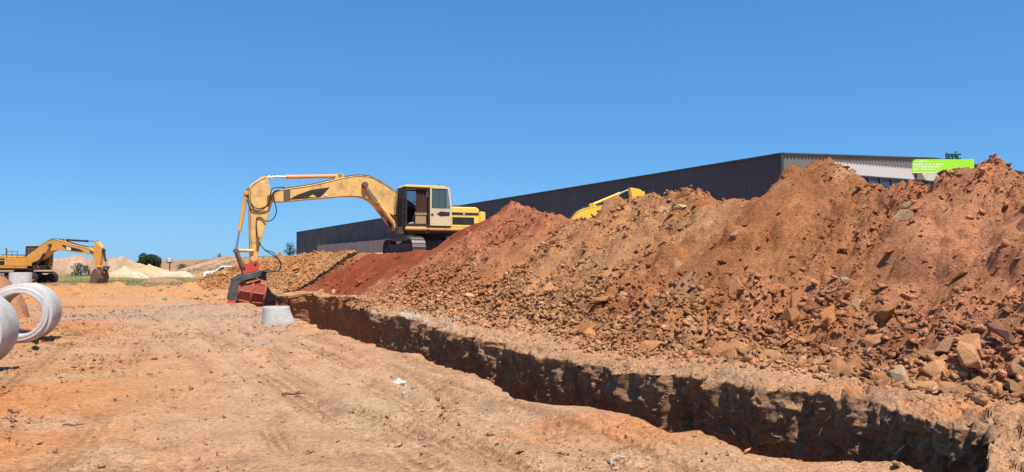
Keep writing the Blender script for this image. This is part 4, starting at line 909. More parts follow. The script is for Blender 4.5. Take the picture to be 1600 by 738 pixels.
ex1 = excavator(C1, R(180) + psi, math.atan2(TY, TX) - (R(180) + psi), 'yellow', 'large yellow excavator with red drum bucket, standing on the red heap', attach='screen')
p = at_depth(37, 430, 67.0); z2 = float(land(np.array([p[0]]), np.array([p[1]]))[0])
ex2 = excavator((p[0], 67.0, z2 - 0.02), R(-14), 0.15, 'yellow_old', 'small-looking far yellow excavator at the left edge, arm reaching right over the grass', tilt=R(0.5), stick_tilt=R(-4), attach='bucket', decal='white', sk=0.52, cylm='black_metal', worn=False)
ex3l = (2.3, 49.0); z3 = float(land(np.array([ex3l[0]]), np.array([ex3l[1]]))[0])
ex3 = excavator((ex3l[0], ex3l[1], z3), R(23), 0.3, 'yellow_new', 'bright yellow excavator behind the bank, only its raised arm showing', tilt=R(25), stick_tilt=R(30), attach='bucket', decal='letters', worn=False)

# ------------------------------------------------------------------ people
def person(loc, yaw, joints, label, mats, scale=1.0):
    """one skinned body; clothing zones are materials chosen by height, garments as children"""
    names = list(joints); me = bpy.data.meshes.new('person'); V = [joints[k][0] for k in names]; idx = {k: i for i, k in enumerate(names)}
    E_ = [(idx[joints[k][2]], idx[k]) for k in names if joints[k][2]]
    me.from_pydata(V, E_, []); o = bpy.data.objects.new('person', me); COL.objects.link(o)
    md = o.modifiers.new('skin', 'SKIN'); md.use_smooth_shade = True
    for k in names:
        sv = me.skin_vertices[0].data[idx[k]]; sv.radius = joints[k][1]; sv.use_root = (k == 'pelvis')
    sb_ = o.modifiers.new('sub', 'SUBSURF'); sb_.levels = 1; sb_.render_levels = 1
    dg = bpy.context.evaluated_depsgraph_get(); me2 = bpy.data.meshes.new_from_object(o.evaluated_get(dg)); bpy.data.objects.remove(o)
    o = bpy.data.objects.new('person', me2); COL.objects.link(o); me2.materials.clear()
    for m_ in mats: me2.materials.append(MATS[m_])
    zc = np.zeros(len(me2.polygons) * 3); me2.polygons.foreach_get('center', zc); zc = zc.reshape(-1, 3)
    hz, wz = joints['neck'][0][2], joints['pelvis'][0][2]
    far_arm = np.array([min((Vector(c) - Vector(joints[h][0])).length for h in ('hand_l', 'hand_r')) for c in zc])
    mi = np.where((zc[:, 2] > hz) | (far_arm < 0.11), 2, np.where(zc[:, 2] > wz + 0.02, 0, 1)).astype(np.int32)
    me2.polygons.foreach_set('material_index', mi)
    o.location = loc; o.rotation_euler = (0, 0, yaw); o.scale = (scale,) * 3
    return tag(o, label, 'person')
def standing(step=0.2, arm=0.1):
    return {'pelvis': ((0, 0, 0.95), (0.16, 0.12), None), 'waist': ((0, 0, 1.12), (0.15, 0.11), 'pelvis'), 'chest': ((0, 0.0, 1.34), (0.18, 0.12), 'waist'), 'neck': ((0, 0, 1.52), (0.06, 0.06), 'chest'), 'chin': ((0, 0.02, 1.60), (0.075, 0.09), 'neck'), 'crown': ((0, 0, 1.74), (0.085, 0.10), 'chin'),
            'sh_l': ((0.20, 0, 1.44), (0.065, 0.065), 'chest'), 'el_l': ((0.26, -arm, 1.17), (0.05, 0.05), 'sh_l'), 'hand_l': ((0.25, arm, 0.93), (0.035, 0.04), 'el_l'),
            'sh_r': ((-0.20, 0, 1.44), (0.065, 0.065), 'chest'), 'el_r': ((-0.26, -arm, 1.17), (0.05, 0.05), 'sh_r'), 'hand_r': ((-0.25, 0.05, 0.93), (0.035, 0.04), 'el_r'),
            'hip_l': ((0.10, 0, 0.88), (0.095, 0.095), 'pelvis'), 'kn_l': ((0.11, step * 0.6, 0.49), (0.07, 0.07), 'hip_l'), 'an_l': ((0.11, step * 0.7, 0.09), (0.05, 0.05), 'kn_l'), 'toe_l': ((0.12, step * 0.7 + 0.18, 0.04), (0.045, 0.035), 'an_l'),
            'hip_r': ((-0.10, 0, 0.88), (0.095, 0.095), 'pelvis'), 'kn_r': ((-0.11, -step * 0.3, 0.49), (0.07, 0.07), 'hip_r'), 'an_r': ((-0.11, -step, 0.11), (0.05, 0.05), 'kn_r'), 'toe_r': ((-0.12, -step + 0.17, 0.04), (0.045, 0.035), 'an_r')}
def far_person(px, py, Y, yaw, mats, label, st_):
    p = at_depth(px, py, Y); z = float(ground_z(np.array([p[0]]), np.array([p[1]]))[0])
    o = person((p[0], p[1], z), yaw, standing(st_), label, mats); o['group'] = 'people walking on the grass'
    h = MB(); h.lathe([(0.005, 0.14), (0.07, 0.125), (0.12, 0.06), (0.125, 0.0), (0.15, -0.005), (0.15, -0.015), (0.11, -0.015)], 16, False)
    h.build('helmet', 'helmet', o, True, Matrix.Translation((0, 0.01, 1.74))); return o
far_person(113, 428, 165, R(80), ['vest_yellow', 'cloth_dark', 'skin'], 'person in yellow safety vest and dark trousers walking on the grass', 0.26)
far_person(128, 428, 168, R(20), ['cloth_blue', 'cloth_blue', 'skin'], 'person in blue overalls standing on the grass', 0.1)
far_person(139, 428, 172, R(-60), ['cloth_dark', 'cloth_dark', 'skin'], 'person in dark clothes on the grass beside the far excavator arm', 0.24)
# operator's legs and body in the cab of the near excavator (built in the machine's own frame, facing its +X)
sit = {'pelvis': ((0, 0, 0.12), (0.15, 0.13), None), 'waist': ((0, -0.04, 0.30), (0.15, 0.11), 'pelvis'), 'chest': ((0, -0.05, 0.52), (0.18, 0.12), 'waist'), 'neck': ((0, -0.02, 0.70), (0.06, 0.06), 'chest'), 'chin': ((0, 0.02, 0.77), (0.075, 0.09), 'neck'), 'crown': ((0, 0.0, 0.91), (0.085, 0.10), 'chin'),
       'sh_l': ((0.2, -0.04, 0.62), (0.065, 0.065), 'chest'), 'el_l': ((0.27, 0.08, 0.36), (0.05, 0.05), 'sh_l'), 'hand_l': ((0.24, 0.36, 0.40), (0.04, 0.04), 'el_l'),
       'sh_r': ((-0.2, -0.04, 0.62), (0.065, 0.065), 'chest'), 'el_r': ((-0.27, 0.08, 0.36), (0.05, 0.05), 'sh_r'), 'hand_r': ((-0.24, 0.36, 0.40), (0.04, 0.04), 'el_r'),
       'hip_l': ((0.1, 0.05, 0.10), (0.09, 0.09), 'pelvis'), 'kn_l': ((0.14, 0.48, 0.17), (0.075, 0.075), 'hip_l'), 'an_l': ((0.14, 0.60, -0.27), (0.05, 0.05), 'kn_l'), 'toe_l': ((0.14, 0.80, -0.33), (0.05, 0.04), 'an_l'),
       'hip_r': ((-0.1, 0.05, 0.10), (0.09, 0.09), 'pelvis'), 'kn_r': ((-0.14, 0.48, 0.17), (0.075, 0.075), 'hip_r'), 'an_r': ((-0.14, 0.58, -0.27), (0.05, 0.05), 'kn_r'), 'toe_r': ((-0.14, 0.78, -0.33), (0.05, 0.04), 'an_r')}
yaw1 = R(180) + psi; v = Matrix.Rotation(yaw1, 3, 'Z') @ Vector((0.47, 0.90, 0))
person((C1[0] + v.x, C1[1] + v.y, C1[2] + 1.92), yaw1 - R(90), sit, 'person in grey clothes sitting in the open cab of the near excavator', ['cloth_grey', 'cloth_grey', 'skin'])

# ------------------------------------------------------------------ warehouse, walls, signs
def plane_tu(name, pts, mat, parent=None, thick=0.0):
    """face from (t, u, z) corners"""
    V = [(*xy(t, u), z) for t, u, z in pts]; me = bpy.data.meshes.new(name); me.from_pydata(V, [], [list(range(len(V)))])
    return link(name, me, mat, parent)
def corrugated(name, along, a0, a1, fixed, zb, zt, pitch, depth, mat, parent, nrm):
    """ribbed sheet between a0 and a1; zb, zt are functions of the position along it"""
    P = []; x = a0; k = 0
    while x < a1: P += [(x, 0), (x + pitch * 0.5, 0), (x + pitch * 0.62, depth), (x + pitch * 0.88, depth)]; x += pitch
    P = [(min(q, a1), d_) for q, d_ in P] + [(a1, 0)]; V = []
    for q, d_ in P:
        f = fixed + nrm * d_; c = xy(q, f) if along == 't' else xy(f, q)
        V += [(*c, zb(q)), (*c, zt(q))]
    F = [(2 * i, 2 * i + 2, 2 * i + 3, 2 * i + 1) for i in range(len(P) - 1)]
    return link(name, np_mesh(name, np.array(V), np.array(F)), mat, parent)
wh = empty('warehouse', (0, 0, 0)); tag(wh, 'long dark grey warehouse with light ribbed gable end behind the bank', 'warehouse')
WT0, WT1, WU0, WU1, WB = 38.7, 189.0, 40.5, 73.0, 2.9
ridge = lambda u: 9.0 + 0.65 * np.clip((u - WU0) / 16, 0, 1) - 0.65 * np.clip((u - WU0 - 16) / 16.5, 0, 1)
corrugated('side_wall', 't', WT0, WT1, WU0, lambda q: WB, lambda q: 9.0, 0.5, 0.018, 'wall_dark', wh, -1)
MB().box(0, WT1 - WT0 + .1, -0.09, 0.12, 8.93, 9.06).build('eave_trim', 'sign_dark', wh, False, Matrix.Translation((*xy(WT0 - .06, WU0), 0)) @ Matrix.Rotation(math.atan2(TY, TX), 4, 'Z'))
kink = lambda u: np.interp(u, (WU0, WU0 + 4.8), (7.66, 8.82)) if u < WU0 + 4.8 else 8.82
corrugated('gable_cladding', 'u', WU0 + 0.12, WU1, WT0, lambda q: float(kink(q)), lambda q: float(ridge(q)), 0.34, 0.055, 'clad_grey', wh, -1)
plane_tu('gable_panel', [(WT0 + 0.02, WU0, WB), (WT0 + 0.02, WU0 + 4.79, WB), (WT0 + 0.02, WU0 + 4.79, 8.84), (WT0 + 0.02, WU0, 7.68)], 'wall_grey', wh)
plane_tu('gable_panel', [(WT0 + 0.02, WU0 + 4.8, 7.95), (WT0 + 0.02, WU1, 7.95), (WT0 + 0.02, WU1, 8.84), (WT0 + 0.02, WU0 + 4.8, 8.84)], 'wall_white', wh)
plane_tu('gable_panel', [(WT0 + 0.02, WU0 + 4.8, WB), (WT0 + 0.02, WU1, WB), (WT0 + 0.02, WU1, 6.4), (WT0 + 0.02, WU0 + 4.8, 6.4)], 'wall_white', wh)
Mg = Matrix.Translation((*xy(WT0, WU0), 0)) @ Matrix.Rotation(math.atan2(NY, NX), 4, 'Z')
for i in range(22):                                        # window band
    a = 4.95 + i * 1.25
    wn = MB().box(a, a + 1.2, 0.10, 0.14, 6.42, 7.93).build('window', 'window_glass', wh, False, Mg)
    MB().box(a - 0.045, a + 0.045, -0.02, 0.10, 6.42, 7.93).box(a + 0.05, a + 1.2, -0.02, 0.06, 7.85, 7.94).build('frame', 'sign_dark', wn, False, Mg)
V = [(WT0 - .1, WU0 - .1, 9.0), (WT0 - .1, WU0 + 16, 9.67), (WT0 - .1, WU1, 9.0), (WT1, WU0 - .1, 9.0), (WT1, WU0 + 16, 9.67), (WT1, WU1, 9.0)]
me = bpy.data.meshes.new('roof'); me.from_pydata([(*xy(t, u), z + 0.03) for t, u, z in V], [], [(0, 1, 4, 3), (1, 2, 5, 4)]); link('roof', me, 'roof_grey', wh)
gt = MB()
for a, c in (((0, 9.0), (16, 9.65)), ((16, 9.65), (32.5, 9.0))): gt.plate([(a[0], a[1] - .03), (c[0], c[1] - .03), (c[0], c[1] + .07), (a[0], a[1] + .07)], -0.16, -0.06)
gt.build('gable_trim', 'sign_dark', wh, False, Mg)
MB().box(-0.1, 0.12, -0.12, 0.1, WB, 9.0).build('corner_trim', 'wall_dark', wh, False, Mg)
plane_tu('end_wall', [(WT1, WU0, WB), (WT1, WU1, WB), (WT1, WU1, 9.0), (WT1, WU0 + 16, 9.65), (WT1, WU0, 9.0)], 'wall_dark', wh)
plane_tu('side_wall', [(WT0, WU1, WB), (WT1, WU1, WB), (WT1, WU1, 9.0), (WT0, WU1, 9.0)], 'wall_dark', wh)
cw_ = empty('concrete_wall', (*xy(100, 38.5), 2.9), math.atan2(TY, TX)); tag(cw_, 'low pale concrete panel wall along the foot of the dark warehouse', 'wall')
for i in range(10):
    MB().box(i * 6, i * 6 + 0.22, -0.09, 0.09, -0.3, 2.42, 0.01).build('post', 'concrete_wall', cw_)
    for j in range(2): MB().box(i * 6 + 0.225, i * 6 + 5.995, -0.07, 0.07, j * 1.2, 1.19 + j * 1.2, 0.01).build('panel', 'concrete_wall', cw_)
# green board and letters
p = at_depth(1425, 249, 59.2); q = at_depth(1522, 249, 59.2); gz0 = float(land(np.array([p[0]]), np.array([p[1]]))[0])
gb = empty('sign_board', (p[0], 59.2, gz0)); tag(gb, 'lime green board with white lines of print beside the warehouse gable', 'sign board'); W_ = q[0] - p[0]; H0, H1 = 8.42 - gz0, p[2] - gz0
MB().box(0, W_, 0, 0.12, H0, H1, 0.01).build('board', 'lime', gb)
MB().box(0.02, W_ - 0.02, -0.006, -0.001, H0, H0 + 0.035).build('border', 'sign_white', gb)
for x0 in (0.25, W_ - 0.4): MB().box(x0, x0 + 0.18, 0.13, 0.31, 0, H1 - 0.1).build('post', 'sign_dark', gb)
rl = random.Random(5)
for i, (z, ln) in enumerate(((0.13, 1.25), (0.36, 2.25), (0.54, 2.1), (0.72, 1.8))):
    x0 = 0.06
    while x0 < ln:
        l_ = rl.uniform(0.12, 0.4); g = MB()
        for k in range(max(1, int(l_ / 0.075))): g.box(x0 + k * 0.075, x0 + k * 0.075 + 0.055, -0.008, -0.002, H1 - z - 0.09 + rl.choice((0, 0, 0.012)), H1 - z + rl.choice((0, 0, -0.02)))
        g.build('print', 'sign_white', gb); x0 += l_ + 0.05
p = at_depth(1477, 248.6, 59.8); ls = empty('letter_sign', (p[0], 59.8, p[2] - 0.02)); tag(ls, 'dark teal letters standing above the lime green board', 'letter sign')
xx = 0.0
for ch, wd in (('t', 0.21), ('e', 0.29), ('g', 0.31), ('i', 0.14), ('c', 0.28)):
    text_mesh(ch, 0.92, 0.05, 'letter', 'teal', ls, Matrix(((0.80, 0, 0, xx), (0, 0, -1, 0), (0, 1, 0, 0), (0, 0, 0, 1)))); xx += wd * 0.92
MB().box(-0.05, xx + 0.05, 0.06, 0.12, -0.02, 0.04).box(0.2, 0.28, 0.06, 0.12, -6.0, -0.021).box(xx - 0.3, xx - 0.22, 0.06, 0.12, -6.0, -0.021).build('support_frame', 'sign_dark', ls)
# red and white board far off
def zat(x, y): return float(ground_z(np.array([x]), np.array([y]))[0])
p = at_depth(265, 405, 240.0); z0 = zat(p[0], p[1]); sb_ = empty('billboard', (p[0], 240.0, z0)); tag(sb_, 'small red and white billboard on a post beyond the sand heaps', 'billboard'); h0 = 1.6 + (412 - 409) / FPX * 240 - z0
MB().box(-0.14, 0.14, 0.08, 0.3, -0.2, h0 + 0.2).build('post', 'sign_dark', sb_)
MB().box(-0.85, 0.85, -0.05, 0.07, h0, h0 + 1.1).build('board', 'sign_white', sb_)
MB().box(-0.87, -0.62, -0.08, -0.052, h0, h0 + 1.1).box(0.62, 0.87, -0.08, -0.052, h0, h0 + 1.1).box(-0.6, 0.6, -0.08, -0.052, h0 + 0.42, h0 + 0.62).build('stripe', 'sign_red', sb_)
MB().box(-0.85, 0.85, -0.03, 0.07, h0 - 0.42, h0 - 0.02).build('lower_board', 'sign_dark', sb_)

# ------------------------------------------------------------------ white pickup behind the orange heap
def pickup(x, y, z, yaw):
    r_ = empty('pickup_truck', (x, y, z), yaw); tag(r_, 'white pickup truck half hidden behind the orange rubble heap', 'pickup truck')
    MB().plate([(-2.6, 0.45), (2.35, 0.42), (2.52, 0.6), (2.5, 0.92), (2.3, 1.08), (1.25, 1.16), (0.55, 1.68), (0.3, 1.76), (-0.85, 1.76), (-1.02, 1.15), (-2.6, 1.12)], -0.86, 0.86, 0.05).build('body', 'car_white', r_)
    for sy in (-0.875, 0.865):
        for pts in ([(0.98, 1.2), (0.5, 1.60), (0.22, 1.66), (0.1, 1.66), (0.1, 1.18)], [(0.02, 1.18), (0.02, 1.66), (-0.78, 1.66), (-0.9, 1.18)]): MB().plate(pts, sy, sy + 0.01).build('side_window', 'window_glass', r_)
    MB().plate([(1.22, 1.20), (0.60, 1.665), (0.62, 1.69), (1.26, 1.215)], -0.72, 0.72).build('windscreen', 'window_glass', r_)
    MB().box(2.5, 2.54, -0.5, 0.5, 0.66, 0.88).build('grille', 'sign_dark', r_)
    for sy in (-0.72, 0.72): MB().box(2.44, 2.53, sy - 0.13, sy + 0.13, 0.78, 0.92, 0.02).build('headlight', 'window_glass', r_)
    for xx in (1.6, -1.6):
        for sy in (-0.88, 0.68):
            wl = MB().tube([(xx, sy, 0.36), (xx, sy + 0.2, 0.36)], 0.36, 20).build('wheel', 'rubber', r_, True); MB().tube([(xx, sy - 0.01, 0.36), (xx, sy + 0.21, 0.36)], 0.2, 14).build('rim', 'blade_grey', wl, True)
p = at_depth(352, 430, 96.0); pickup(p[0], 96.0, zat(p[0], 96.0), R(200))

# ------------------------------------------------------------------ far heaps, small left heap
def mound(name, px, Y, W_, D_, H_, col, col2, label, seed, n=90, rough=0.12, px_y=None):
    p = at_depth(px, 412, Y); a = np.linspace(-1, 1, n); A, B = np.meshgrid(a, a, indexing='ij')
    X, Y_ = p[0] + A * W_, Y + B * D_; r = 1.22 * np.sqrt(A * A + B * B) + 0.18 * fbm(A * 2, B * 2, 3, seed)
    prof = np.clip(1 - r, -0.3, 1); z = land(X, Y_) - 0.05 + H_ * (0.95 * (1 - np.exp(-4.2 * prof)) + 0.75 * np.clip(prof, 0, 1) * fbm(A * 2.4 + seed, B * 2.4, 4, seed + 3))
    z = z + rough * H_ * np.clip(prof + 0.1, 0, 0.5) * 2 * rubble(X, Y_, W_ * 0.11, seed + 7) / (W_ * 0.11) + rough * 0.6 * H_ * np.clip(prof, 0, .5) * rubble(X, Y_, W_ * 0.045, seed + 17) / (W_ * 0.045)
    z = np.where(prof < -0.03, land(X, Y_) - 0.3, z); kp = (prof > -0.02); kp = kp[:-1, :-1] | kp[1:, 1:] | kp[1:, :-1] | kp[:-1, 1:]
    c = lerp3(np.broadcast_to(np.array(col), X.shape + (3,)), col2, sm(-0.2, 0.4, fbm(A * 3, B * 3, 4, seed + 9)))
    me = np_mesh(name, np.stack([X, Y_, z], -1).reshape(-1, 3), grid_faces(n, n, kp)[:, ::-1], c.reshape(-1, 3))
    return tag(link(name, me, 'soil'), label, 'heap', 'far heaps of soil and sand')
PK, PK2 = (0.40, 0.25, 0.165), (0.47, 0.33, 0.22)
mound('soil_heap', 112, 215, 11.5, 8, 4.6, PK, PK2, 'far pinkish rubble heap seen under the far left excavator arm', 401)
mound('soil_heap', 188, 205, 8.8, 7, 4.2, PK, PK2, 'far pinkish rubble heap just right of the far excavator bucket, left of the tree', 402)
mound('soil_heap', 312, 250, 16, 9, 1.3, (0.36, 0.19, 0.12), (0.43, 0.29, 0.19), 'wide far reddish-brown heap on the skyline right of the billboard', 403)
mound('sand_heap', 196, 150, 5.2, 3.5, 1.55, (0.54, 0.42, 0.25), (0.60, 0.51, 0.37), 'far pale yellow sand heap with whitish top beside the far bucket', 404, rough=0.04)
mound('sand_heap', 236, 160, 7.0, 4, 1.75, (0.54, 0.39, 0.21), (0.50, 0.36, 0.21), 'far yellow sand heap in front of the round tree', 405, rough=0.05)
mound('soil_heap', 268, 158, 5.6, 3, 1.35, (0.52, 0.38, 0.25), (0.60, 0.46, 0.32), 'far low heap of pale rubble joined to the yellow sand heap', 406)
mound('soil_heap', 376, 230, 13, 8, 0.45, (0.40, 0.24, 0.14), (0.45, 0.30, 0.18), 'far brown heap on the skyline under the small tree', 407)
mound('soil_heap', 252, 68, 2.2, 1.6, 0.45, (0.36, 0.20, 0.13), (0.33, 0.19, 0.12), 'small low reddish soil heap on the edge of the grass', 408)
mound('soil_heap', -64, 24, 2.3, 2.0, 1.25, (0.44, 0.22, 0.12), (0.40, 0.21, 0.13), 'reddish-brown soil heap behind the concrete rings at the left edge', 409, 120)

# ------------------------------------------------------------------ trees, bushes, grass
def leaves(cents, rad, n, size, seed, flat=0.85):
    rg = np.random.default_rng(seed); cents = np.array(cents); rad = np.array(rad); w_ = rad ** 2; k = rg.choice(len(cents), n, p=w_ / w_.sum())
    d = rg.normal(size=(n, 3)); d /= np.linalg.norm(d, axis=1)[:, None]; P = cents[k] + d * (rad[k] * rg.uniform(0.55, 1.05, n) ** 0.7)[:, None] * np.array([1, 1, flat])
    a = rg.normal(size=(n, 3)); a /= np.linalg.norm(a, axis=1)[:, None]; b_ = np.cross(a, rg.normal(size=(n, 3))); b_ /= np.linalg.norm(b_, axis=1)[:, None]
    s_ = size * rg.uniform(0.6, 1.4, (n, 1)); V = np.stack([P - a * s_, P + b_ * s_ * 0.5, P + a * s_, P - b_ * s_ * 0.5], 1).reshape(-1, 3)
    return V, np.arange(4 * n).reshape(-1, 4)
def tree(px, Y, W_, H_, label, seed, n=2600, trunk=0.25, mat='leaf', name='tree', base=None):
    p = at_depth(px, 412, Y); z = zat(p[0], p[1]) if base is None else base; rg = random.Random(seed)
    r_ = empty(name, (p[0], Y, z)); tag(r_, label, 'tree' if name == 'tree' else 'bush', 'far trees and bushes')
    ce, ra = [], []
    for i in range(26):
        a = rg.uniform(0, 6.28); zz = H_ * rg.uniform(0.2, 0.84); rr_ = rg.uniform(0.1, 0.38) * W_ * (1 - 0.5 * abs(zz / H_ - 0.4))
        ce.append((rr_ * math.cos(a), rr_ * math.sin(a), zz)); ra.append(W_ * rg.uniform(0.13, 0.22))
    tr = MB().tube([(0, 0, -0.2), (0.05, 0, H_ * 0.25), (0, 0.05, H_ * 0.55)], [trunk, trunk * 0.75, trunk * 0.4], 10)
    for c in ce[:7]: tr.tube([(0.02, 0.02, H_ * 0.25), (c[0] * 0.5, c[1] * 0.5, (c[2] + H_ * 0.25) * 0.5), c], [trunk * 0.5, trunk * 0.35, 0.03], 6)
    tr.build('trunk', 'bark', r_); V, F = leaves(ce, ra, n, W_ * 0.035, seed); link('crown', np_mesh('crown', V, F), mat, r_)
tree(232, 235, 7.2, 6.0, 'round dark green tree on the skyline behind the yellow sand heap', 1, 8000)
tree(343, 270, 1.9, 2.9, 'small dark tree on the skyline above the white pickup', 2, 900, 0.12)
tree(334, 275, 1.0, 1.6, 'tiny bush on the skyline left of the small dark tree', 3, 400, 0.06, name='bush')
tree(452, 194, 3.4, 4.0, 'dark green bush at the left end of the warehouse wall', 4, 1200, 0.15, name='bush')
tree(284, 245, 4.0, 2.0, 'low dark bush at the foot of the far billboard', 5, 800, 0.1, name='bush')
tree(126, 190, 5.0, 3.0, 'olive green bush on the grass behind the far people', 6, 1400, 0.12, 'scrub', name='bush')
tree(8, 330, 9.0, 3.6, 'dark bush on the skyline behind the far left excavator', 8, 1500, 0.2, name='bush')
rg = np.random.default_rng(77)
def tufts(name, x, y, size, mat, nb=5, parent=None):
    n = len(x); z = ground_z(x, y); k = n * nb; X = np.repeat(x, nb) + rg.normal(0, 0.3, k) * np.repeat(size, nb); Y_ = np.repeat(y, nb) + rg.normal(0, 0.3, k) * np.repeat(size, nb); Z_ = np.repeat(z, nb) - 0.01
    h = np.repeat(size, nb) * rg.uniform(0.5, 1.2, k); a = rg.uniform(0, 6.28, k); ln = rg.normal(0, 0.45, (k, 2)) * h[:, None]; w_ = h * 0.09
    V = np.stack([np.stack([X - np.cos(a) * w_, Y_ - np.sin(a) * w_, Z_], -1), np.stack([X + np.cos(a) * w_, Y_ + np.sin(a) * w_, Z_], -1), np.stack([X + ln[:, 0], Y_ + ln[:, 1], Z_ + h], -1)], 1).reshape(-1, 3)
    return link(name, np_mesh(name, V, np.arange(3 * k).reshape(-1, 3)), mat, parent)
n = 26000; d = np.exp(rg.uniform(math.log(60), math.log(200), n)); a = rg.uniform(R(-36), R(-14), n); x, y = d * np.sin(a), d * np.cos(a); k = (y > 54 + 5 * fbm(x / 14, y / 14, 3, 24)) & (tu(x, y)[1] < 16) & (fbm(x / 12 + 3, y / 12, 3, 26) < 0.3)
tag(tufts('grass', x[k], y[k], rg.uniform(0.06, 0.2, k.sum()), 'grass_blade', 5), 'short olive grass of the open field at the left', 'grass', None, 'stuff')
n = 7000; d = rg.uniform(195, 340, n); a = rg.uniform(R(-36), R(-14), n); x, y = d * np.sin(a), d * np.cos(a); k = fbm(x / 16, y / 16, 3, 27) > -0.05
tag(tufts('scrub', x[k], y[k], rg.uniform(0.15, 0.6, k.sum()), 'scrub', 6), 'low dry scrub on the far rise along the skyline', 'scrub', None, 'stuff')
# sparse green under and round the rings, dry stalks on the driven ground
cxs = [(-10.4, 18.6, 0.9, 420), (-9.0, 14.6, 0.7, 90), (-11.5, 17.5, 1.2, 200), (-6.9, 15.9, 0.8, 60), (-6.1, 11.0, 0.6, 50), (-2.9, 15.3, 0.7, 70)]
x = np.concatenate([c[0] + rg.normal(0, c[2], c[3]) for c in cxs]); y = np.concatenate([c[1] + rg.normal(0, c[2] * 0.6, c[3]) for c in cxs])
tag(tufts('weeds', x, y, rg.uniform(0.02, 0.06, len(x)), 'grass_blade', 8), 'sparse low green weeds round the concrete rings', 'weeds', None, 'stuff')
n = 2600; d = np.exp(rg.uniform(math.log(5), math.log(24), n)); a = rg.uniform(R(-36), R(30), n); x, y = d * np.sin(a), d * np.cos(a); t, u = tu(x, y); k = (u < u_near(t) - 0.03) & (rg.uniform(0, 1, n) < np.exp(-((u - u_near(t)) / 0.9) ** 2) + 0.25)
tag(tufts('dry_stalks', x[k], y[k], rg.uniform(0.012, 0.04, k.sum()), 'scrub', 2), 'scattered dry grass stalks on the sandy ground', 'dry grass', None, 'stuff')
# roots hanging from the trench wall
tr_ = rg.uniform(4, 22, 70); 
g = MB()
for t_ in tr_:
    u_ = float(u_far(np.array([t_]))[0]) - rg.uniform(0.0, 0.12); zt_ = rg.uniform(-0.5, 0.22); x_, y_ = xy(t_, u_ - 0.03); l_ = rg.uniform(0.06, 0.18)
    g.tube([(x_, y_, zt_), (x_ + rg.normal(0, .03), y_ + rg.normal(0, .03), zt_ - l_ * 0.5), (x_ + rg.normal(0, .06), y_ + rg.normal(0, .06), zt_ - l_)], [0.005, 0.004, 0.002], 3, False)
g.build('roots', 'twig', trench)['kind'] = 'stuff'

# ------------------------------------------------------------------ litter and twigs
def gpos(px, py): p = at_z(px, py, 0.0); return p[0], p[1], zat(p[0], p[1])
x, y, z = gpos(960, 722); bmf = MB(); rows = []
for i in range(14):
    f = i / 13; a = 1.9 - 1.9 * sm(0.4, 0.7, f)
    pts_x = x - 0.04 + (0.0 + 0.012 * math.sin(f * 9) if f < 0.5 else (f - 0.5) * 0.46); pts_y = y - 0.12 + (f * 0.34 if f < 0.5 else 0.17 + (f - 0.5) * 0.16)
    zz = z + 0.02 + 0.025 * math.sin(f * 7) ** 2; w_ = 0.008 + 0.006 * math.sin(f * 5) ** 2
    rows.append([bmf.bm.verts.new((pts_x - w_ * (1 if f < 0.5 else 0.2), pts_y - w_ * (0.2 if f < .5 else 1), zz)), bmf.bm.verts.new((pts_x + w_ * (1 if f < 0.5 else 0.2), pts_y + w_ * (0.2 if f < .5 else 1), zz + 0.006))])
for a, c in zip(rows, rows[1:]): bmf.bm.faces.new((a[0], a[1], c[1], c[0]))
bmesh.ops.solidify(bmf.bm, geom=bmf.bm.faces[:], thickness=0.002)
tag(bmf.build('plastic_strip', 'plastic_white'), 'thin cream plastic strip curling on the sand at the bottom', 'plastic strip')
x, y, z = gpos(624, 603); bm_ = bmesh.new(); bmesh.ops.create_icosphere(bm_, subdivisions=3, radius=0.062)
for v_ in bm_.verts:
    k = 1 + 0.35 * math.sin(v_.co.x * 70 + v_.co.z * 40) * math.cos(v_.co.y * 60) + 0.2 * math.sin(v_.co.z * 110); v_.co = Vector((v_.co.x * k * 1.4, v_.co.y * k, v_.co.z * k * 0.85))
me = bpy.data.meshes.new('crumpled_bag'); bm_.to_mesh(me); bm_.free(); o = link('crumpled_bag', me, 'plastic_white'); o.location = (x, y, z + 0.03)
tag(o, 'crumpled off-white bag lying on the open sand left of the trench', 'bag')
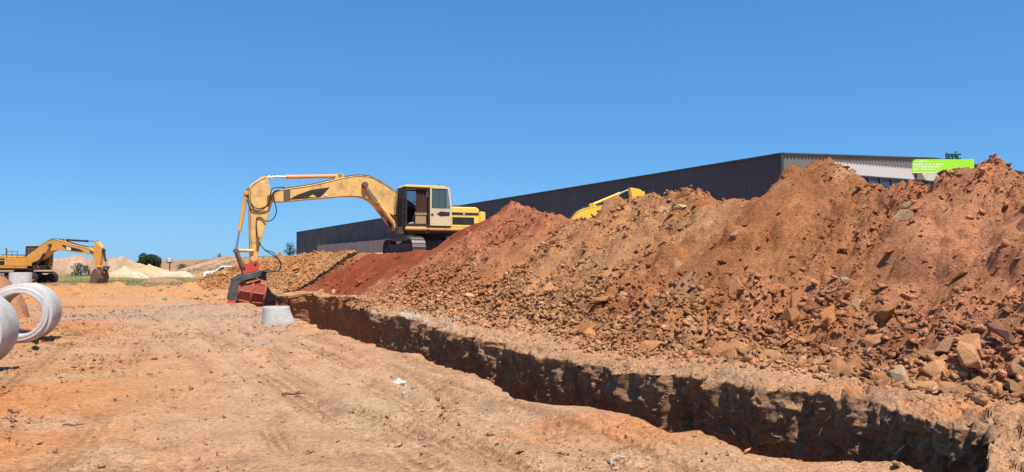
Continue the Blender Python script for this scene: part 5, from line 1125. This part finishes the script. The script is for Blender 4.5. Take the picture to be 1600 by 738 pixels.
def bottle(px, py, z_or, label, rz):
    d = at_z(px, py, z_or); b_ = MB().lathe([(0.001, 0), (0.034, 0.0), (0.038, 0.01), (0.038, 0.06), (0.035, 0.075), (0.038, 0.09), (0.038, 0.17), (0.030, 0.205), (0.014, 0.235), (0.013, 0.262), (0.001, 0.263)], 20, False)
    o = b_.build('plastic_bottle', 'plastic_green', None, True, Matrix.Rotation(rz, 4, 'Z') @ Matrix.Rotation(R(86), 4, 'Y')); zz = max(zat(d[0], d[1]), -9); o.location = (d[0], d[1], zz + 0.05); o.scale = (1.0,) * 3
    MB().lathe([(0.001, 0.285), (0.016, 0.284), (0.016, 0.262), (0.001, 0.262)], 14, False).build('cap', 'plastic_white', o, False, Matrix.Rotation(rz, 4, 'Z') @ Matrix.Rotation(R(86), 4, 'Y'))
    return tag(o, label, 'bottle')
bottle(585, 480, 0.33, 'green plastic bottle on the pale ground just beyond the trench', 0.3)
bottle(253, 468, 0.05, 'green plastic bottle on the grey ground left of the bucket', 1.0)
def twig(px, py, L, rz, label, r=0.012):
    x, y, z = gpos(px, py); P = [(L * (i / 5 - 0.5), 0.03 * L * math.sin(i * 2.1), 0.012 + 0.006 * math.sin(i * 1.7)) for i in range(6)]
    b_ = MB().tube(P, [r, r, r * 0.9, r * 0.8, r * 0.65, r * 0.4], 6).tube([P[3], (P[3][0] + L * 0.12, L * 0.14, 0.04)], [r * 0.6, r * 0.3], 5)
    o = b_.build('twig', 'twig'); o.location = (x, y, z); o.rotation_euler = (0, 0, rz); return tag(o, label, 'twig', 'twigs on the sand')
twig(459, 614, 0.30, 0.1, 'dark twig lying across the open sand left of the crumpled bag', 0.014)
twig(22, 647, 0.34, -0.7, 'crooked dark twig near the left edge below the rings', 0.012)
twig(115, 664, 0.2, 0.15, 'short pale-tipped twig on the loose soil at lower left', 0.009)
twig(640, 606, 0.26, 0.8, 'bent stick beside the crumpled bag', 0.011)
# small dark weed by the ring
x, y, z = gpos(55, 550); pl = empty('weed_plant', (x, y, z)); tag(pl, 'single dark upright weed on the sand below the whole concrete ring', 'weed')
MB().tube([(0, 0, -0.02), (0.01, 0, 0.1), (0.02, 0, 0.22)], [0.008, 0.006, 0.003], 5).build('stem', 'bark', pl)
V, F = leaves([(0, 0, 0.05), (0.015, 0, 0.15)], [0.05, 0.035], 60, 0.03, 9); link('foliage', np_mesh('foliage', V, F), 'leaf', pl)
